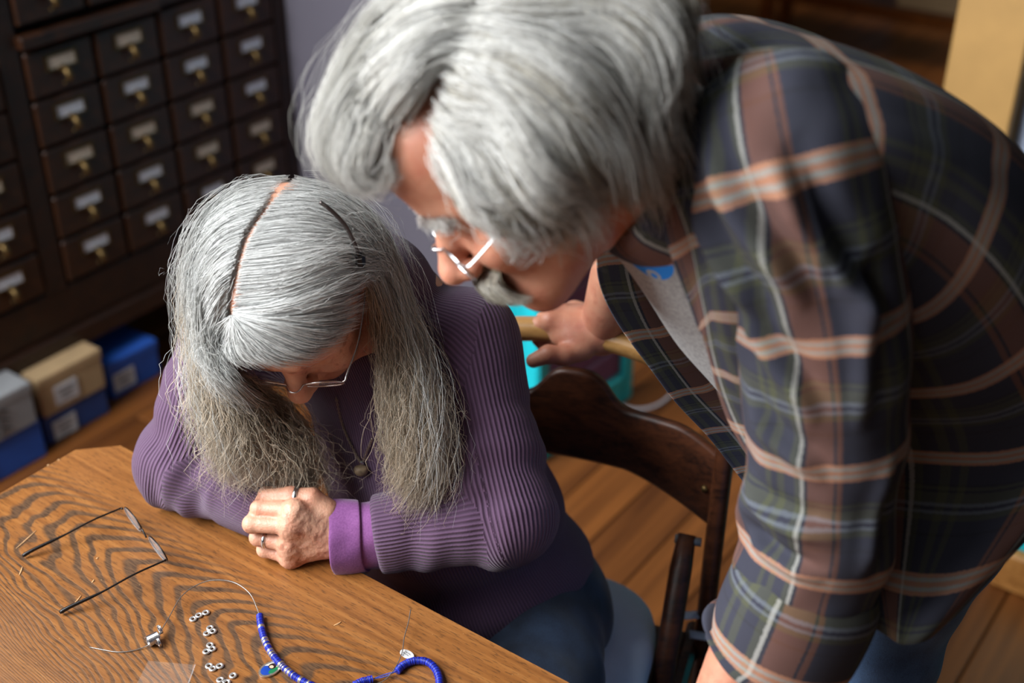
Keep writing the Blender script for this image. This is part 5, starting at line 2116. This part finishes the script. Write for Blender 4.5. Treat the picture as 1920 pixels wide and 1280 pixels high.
near_edge[5] = W(1480, 1060, 1.20)
full = np.concatenate([np.array(far_edge)[:, None], np.array(far_mid)[:, None], ctrl, np.array(near_mid)[:, None], np.array(near_edge)[:, None]], 1)


def tdisp(u, v):
    P = np.stack([u.ravel() * 5, v.ravel() * 9, np.zeros(u.size)], 1)
    n_ = vnoise(P, 4).reshape(u.shape)
    n2 = vnoise(P * np.array((0.8, 3.0, 1)) + 3, 6).reshape(u.shape)
    fld = np.sin(26 * v + 6 * u + 2 * n_) * np.clip((v - 0.62) / 0.2, 0, 1)
    return 0.006 * n_ + 0.004 * n2 + 0.0035 * fld


shirt = cloth_grid('flannel_shirt', full, 90, 190, 1.0, 1.0, man, (0.02, 0.03), tdisp, swap=True)
shirt['label'] = 'open plaid flannel shirt with rolled sleeves'

# near sleeve, from the shoulder seam to the rolled cuff
arm_c = [(1440, 158, 1.01, 0.015), (1444, 172, 1.00, 0.048), (1455, 220, 0.992, 0.067), (1475, 310, 0.985, 0.073), (1500, 410, 0.995, 0.071), (1525, 530, 1.018, 0.070), (1543, 660, 1.045, 0.069), (1548, 790, 1.075, 0.067), (1543, 910, 1.105, 0.066), (1530, 1010, 1.125, 0.065), (1508, 1085, 1.140, 0.064)]


def tube_ctrl(cs, nq=14, ref=(0, -1, 0), ex=1.0):
    P = np.array([W(a, b_, t) for a, b_, t, r in cs])
    T = np.gradient(P, axis=0)
    out = []
    for i in range(len(P)):
        t = unit(T[i])
        x = unit(np.asarray(ref, float) - t * np.dot(ref, t))
        y = np.cross(t, x)
        out.append([P[i] + cs[i][3] * (x * math.cos(q) + y * math.sin(q) * ex) for q in np.linspace(0, 2 * math.pi, nq + 1)[:-1]])
    return np.array(out)


def sdisp(u, v):
    P = np.stack([u.ravel() * 7, np.cos(v.ravel() * 6.283) * 1.2, np.sin(v.ravel() * 6.283) * 1.2], 1)
    n_ = vnoise(P, 8).reshape(u.shape)
    n2 = vnoise(P * 2.1 + 4, 3).reshape(u.shape)
    elbow = np.exp(-((u - 0.80) / 0.16) ** 2)
    top = np.exp(-((u - 0.22) / 0.14) ** 2)
    f1 = np.sin(34 * u + 2.2 * np.sin(6.283 * v + 0.6) + 1.5 * n_) * elbow
    f2 = np.sin(6.283 * 3.0 * v + 5 * u + 1.5 * n_) * top
    out = 0.0050 * n_ + 0.0035 * n2 + 0.0036 * f1 + 0.0035 * f2
    for u0, v0, u1, v1, am, wd in ((0.28, 0.03, 0.56, -0.09, 0.013, 0.012), (0.24, 0.14, 0.48, 0.03, 0.011, 0.010), (0.30, 0.22, 0.52, 0.12, 0.011, 0.010), (0.46, 0.17, 0.64, 0.04, 0.008, 0.010),
                                   (0.62, 0.20, 0.72, 0.03, 0.007, 0.009), (0.76, 0.24, 0.82, 0.00, 0.007, 0.009), (0.86, 0.24, 0.90, 0.02, 0.008, 0.009), (0.42, -0.10, 0.66, -0.02, 0.008, 0.011), (0.70, -0.12, 0.90, -0.04, 0.006, 0.011)):
        for sh_ in (-1, 0, 1):
            ax_, ay_, bx_, by_ = u0 * 0.47, (v0 + sh_) * 0.44, u1 * 0.47, (v1 + sh_) * 0.44
            dx, dy = bx_ - ax_, by_ - ay_
            ln = math.hypot(dx, dy)
            px_, py_ = u * 0.47 - ax_, v * 0.44 - ay_
            t = (px_ * dx + py_ * dy) / ln ** 2
            sd = (px_ * dy - py_ * dx) / ln + 0.004 * np.sin(5 * t)
            win = np.clip(t / 0.25, 0, 1) * np.clip((1 - t) / 0.25, 0, 1)
            out = out + am * win * (np.exp(-((sd - wd * 0.8) / wd) ** 2) - 1.1 * np.exp(-((sd + wd * 0.5) / (wd * 0.8)) ** 2))
    return out


sc_ctrl = tube_ctrl(arm_c)
slv = cloth_grid('sleeve', sc_ctrl, 170, 130, 1.0, -1.0, shirt, (0.02, 0.10), sdisp, closed=True, swap=True)
cuff_c = [(1520, 1070, 1.132, 0.060), (1510, 1095, 1.138, 0.066), (1498, 1125, 1.146, 0.068), (1480, 1165, 1.155, 0.068), (1462, 1205, 1.165, 0.066), (1452, 1222, 1.170, 0.063), (1452, 1216, 1.170, 0.057), (1474, 1170, 1.160, 0.054)]
cuff = cloth_grid('rolled_cuff', tube_ctrl(cuff_c, 14), 60, 110, 1.0, -1.0, shirt, (0.055, 0.10),
                  lambda u, v: 0.003 * vnoise(np.stack([u.ravel() * 3, np.cos(v.ravel() * 6.283) * 2, np.sin(v.ravel() * 6.283) * 2], 1), 5).reshape(u.shape), closed=True, swap=True)
# far sleeve (mostly hidden)
fs = [(1140, 140, 1.27, 0.075), (1150, 250, 1.34, 0.068), (1172, 350, 1.42, 0.062), (1188, 420, 1.48, 0.060)]
cloth_grid('sleeve', tube_ctrl(fs), 40, 60, 1.0, 1.0, shirt, (0, 0), None, closed=True, swap=True)
# collar: a band round the neck folded outwards
nk = unit(MO - MNECK)
cx_ = unit(np.cross(nk, RT))
cc0 = MNECK + nk * 0.030
rows_ = []
for (h, r_) in ((-0.020, 0.072), (0.018, 0.074), (0.030, 0.080), (0.020, 0.092), (-0.014, 0.102), (-0.030, 0.106)):
    rows_.append([cc0 + nk * h + (RT * math.sin(q) * 1.02 + cx_ * math.cos(q) * 1.05) * r_ for q in np.linspace(-1.5, 1.5, 13)])
cloth_grid('collar', np.array(rows_), 40, 90, 1.0, 1.0, shirt, (0.03, 0.0), lambda u, v: 0.002 * np.sin(9 * v + 3 * u), swap=True)

# ---- jeans and shoes
JL, JR = MPEL + RT * -0.085 - np.array((0.035, 0, 0)), MPEL + RT * 0.085
KL, KR = np.array((0.325, 0.985, 0.50)), np.array((0.365, 1.170, 0.50))
AL, AR = np.array((0.365, 0.985, 0.09)), np.array((0.385, 1.180, 0.09))


def mjeans(p):
    d = ell(p, MPEL + np.array((-0.02, 0, -0.02)), (0.140, 0.165, 0.13))
    for a, k_, an in ((JL, KL, AL), (JR, KR, AR)):
        e = smin(rc(p, a + np.array((0, 0, -0.06)), k_, 0.092, 0.070), rc(p, k_, an, 0.068, 0.062), 0.02)
        e = e + folds(p, a, k_, 0.08, 0.004, 17, 0.05, 0.9, 0.7, 1.8)
        d = smin(d, e, 0.04)
    return smax(d, p[:, 2] - 1.03, 0.01)


V, F = sdf_surface(mjeans, *bounds(MPEL, KL, KR, AL, AR, pad=0.22), 0.0065)
mesh_np('jeans', V, F, M_denim2, man)['label'] = 'mid blue jeans'
for an in (AL, AR):
    fd = np.array((-0.10, -0.03, -0.052))
    sh = sdf_surface(lambda p: smax(smin(ell(p, an + np.array((0.01, 0.0, -0.03)), (0.06, 0.05, 0.055)), ell(p, an + fd, (0.10, 0.048, 0.036)), 0.04), 0.002 - p[:, 2], 0.004), *bounds(an, an + fd, pad=0.13), 0.008, 2)
    mesh_np('shoe', sh[0], sh[1], M_shoe, man)

# ---- spectacles
msp = MH(0, 0.112, -0.036)


def mspec(l, f, u):
    return msp + (ML * l + MFW * f + MU * u) * MK


for s in (-1, 1):
    c = mspec(s * 0.033, -0.006, -0.004)
    ring = [c + ML * (0.0245 * math.cos(q)) + MU * (0.0175 * math.sin(q)) - MFW * (0.003 * math.cos(q) * s) for q in np.linspace(0, 2 * math.pi, 40, endpoint=False)]
    mm = MB()
    mm.tube(ring, 0.0013, 6, True)
    rim = mm.build('spectacle_rim', M_silver, man, True)
    mm = MB()
    R2 = [c + (p - c) * 0.98 for p in ring]
    mm.add([c + MFW * 0.001] + R2 + [c - MFW * 0.001] + [p - MFW * 0.0014 for p in R2], [(0, 1 + k, 1 + (k + 1) % 40) for k in range(40)] + [(41, 42 + (k + 1) % 40, 42 + k) for k in range(40)])
    mm.build('lens', M_lens, rim)
    mm = MB()
    mm.tube(catmull([mspec(s * 0.058, -0.009, 0.003), mspec(s * 0.065, -0.012, 0.004), mspec(s * 0.069, -0.020, 0.005), MH(s * 0.080, 0.050, -0.020), MH(s * 0.085, -0.008, -0.006)], 30), 0.0016, 6, flat=(0.6, MU))
    mm.build('temple_arm', M_silver, rim, True)
mm = MB()
mm.tube(catmull([mspec(-0.0095, -0.004, 0.004), mspec(-0.004, 0.003, 0.008), mspec(0.004, 0.003, 0.008), mspec(0.0095, -0.004, 0.004)], 16), 0.0012, 6)
mm.build('spectacle_bridge', M_silver, man, True)

# ---- hair, brows, moustache
MR = np.array((0.092, 0.116, 0.110)) * MK


def mg(on, infl=0.0, off=()):
    il = infl if hasattr(infl, '__len__') else [infl] * len(on)
    return np.array([on_head(x, y, i_, (MO, MX), MR) for (x, y), i_ in zip(on, il)] + [W(*q) for q in off])


wht = (np.array(srgb(222, 219, 212)), np.array(srgb(248, 247, 244)))
grey = (np.array(srgb(166, 155, 132)), np.array(srgb(236, 231, 220)))
quiff = [mg([(985, -75), (850, -50)], [0, .012], [(748, 10, 1.035), (690, 100, 1.03), (655, 185, 1.03), (640, 248, 1.035), (652, 288, 1.04), (686, 302, 1.045)]),
         mg([(950, 0), (832, 10)], [0, .010], [(752, 68, 1.02), (702, 148, 1.02), (668, 218, 1.02), (656, 270, 1.025), (676, 302, 1.03), (710, 306, 1.035)]),
         mg([(920, 60), (825, 75), (762, 128)], [0, .008, .008], [(718, 195, 1.01), (688, 252, 1.01), (680, 290, 1.015), (700, 308, 1.02), (724, 304, 1.025)]),
         mg([(880, 112), (815, 136), (768, 180)], [0, .006, .004], [(735, 226, 1.005), (712, 268, 1.005), (708, 298, 1.01), (722, 308, 1.012), (740, 298, 1.012)])]
side = [mg([(930, -60), (1030, -75), (1120, -60), (1195, -20), (1245, 50), (1268, 130), (1272, 215)], [0, .012, .018, .022, .028, .032, .02]),
        mg([(890, -5), (985, -10), (1085, 5), (1165, 45), (1215, 115), (1242, 195), (1248, 275)], [0, .012, .018, .022, .024, .028, .02]),
        mg([(862, 55), (945, 65), (1040, 90), (1120, 135), (1175, 195), (1207, 265), (1225, 325)], [0, .012, .018, .020, .020, .022, .014]),
        mg([(842, 115), (910, 140), (990, 172), (1065, 210), (1125, 260), (1165, 315), (1190, 350)], [0, .010, .018, .020, .018, .016, .010]),
        mg([(826, 170), (880, 208), (950, 242), (1020, 272), (1080, 302), (1125, 335), (1150, 358)], [0, .008, .014, .018, .016, .012, .006]),
        mg([(812, 222), (855, 268), (910, 302), (970, 326), (1030, 342), (1075, 350), (1105, 356)], [0, .006, .010, .014, .014, .010, .005]),
        mg([(818, 270), (852, 318), (895, 348), (945, 368), (990, 386), (1022, 398), (1048, 402)], [-.004, .003, .006, .010, .012, .010, .006])]
hp = []
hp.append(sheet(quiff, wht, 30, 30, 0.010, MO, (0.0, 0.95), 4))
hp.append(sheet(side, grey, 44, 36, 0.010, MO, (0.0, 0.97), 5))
hp.append(strands(quiff, 3000, 20, 0.022, 0.00036, 0.0030, 1.1, 0.0006, wht, 14, MO, 2.5, -0.006, None, (0.0, 0.12), (0.75, 1.0), 0.12, 51, 0.55, 0.004, 0.010))
hp.append(strands(side, 5600, 24, 0.022, 0.00036, 0.0040, 1.6, 0.0006, grey, 17, MO, 2.5, -0.008, None, (0.0, 0.25), (0.75, 1.0), 0.32, 52, 0.75, 0.011, 0.022))
hp.append(strands(side[1:], 2600, 24, 0.030, 0.00036, 0.0060, 1.7, 0.0008, wht, 11, MO, 3.0, -0.004, None, (0.0, 0.45), (0.65, 1.0), 0.12, 53, 0.8, 0.012, 0.022))
hp.append(strands(quiff, 160, 14, 0.034, 0.00020, 0.006, 1.5, 0.0020, wht, 120, MO, 5.0, 0.002, None, (0.1, 0.5), (0.7, 1.0), 0.0, 54))
hp.append(strands(side, 320, 14, 0.034, 0.00020, 0.008, 1.7, 0.0020, wht, 120, MO, 5.0, 0.002, None, (0.1, 0.5), (0.7, 1.0), 0.0, 55))
wisp = [np.array([on_head(925, 375, 0.004, (MO, MX), MR), on_head(965, 400, 0.006, (MO, MX), MR), W(985, 420, 0.965), W(1002, 440, 0.972), W(1018, 455, 0.98)]),
        np.array([on_head(965, 375, 0.004, (MO, MX), MR), on_head(990, 395, 0.010, (MO, MX), MR), W(1005, 408, 0.965), W(1020, 412, 0.967), W(1035, 405, 0.97)])]
hp.append(strands(wisp, 220, 10, 0.006, 0.00034, 0.001, 1.0, 0.0004, wht, 6, MO, 0.8, 0.0, None, (0.0, 0.1), (0.6, 1.0), 0.05, 56))
hair_object('hair', hp, M_whair, man, 'thick wavy white and grey hair')
for s in (-1, 1):
    bg = [np.array([MH(s * (0.010 + 0.012 * i), 0.096 - 0.005 * i, -0.004), MH(s * (0.016 + 0.012 * i), 0.103 - 0.005 * i, -0.002), MH(s * (0.024 + 0.012 * i), 0.105 - 0.006 * i, -0.006)]) for i in range(4)]
    hair_object('eyebrow', [strands(bg, 260, 7, 0.005, 0.00030, 0.001, 1.0, 0.0008, wht, 20, MO, 1.6, 0.0, None, (0.0, 0.2), (0.6, 1.0), 0.1, 60 + s)], M_whair, man)
mus = []
for s in (-1, 1):
    bg = [np.array([MH(s * (0.002 + 0.007 * i), 0.097 - 0.0025 * i, -0.070), MH(s * (0.005 + 0.008 * i), 0.106 - 0.0035 * i, -0.078), MH(s * (0.007 + 0.0088 * i), 0.104 - 0.004 * i, -0.090), MH(s * (0.010 + 0.0095 * i), 0.097 - 0.005 * i, -0.099)]) for i in range(5)]
    mus.append(sheet(bg, grey, 14, 12, 0.003, MO, (0.0, 0.9), 70 + s))
    mus.append(strands(bg, 700, 9, 0.007, 0.00032, 0.001, 1.0, 0.0005, grey, 24, MO, 1.2, 0.0, None, (0.0, 0.2), (0.7, 1.0), 0.25, 80 + s))
hair_object('moustache', mus, M_whair, man, 'bushy grey moustache')
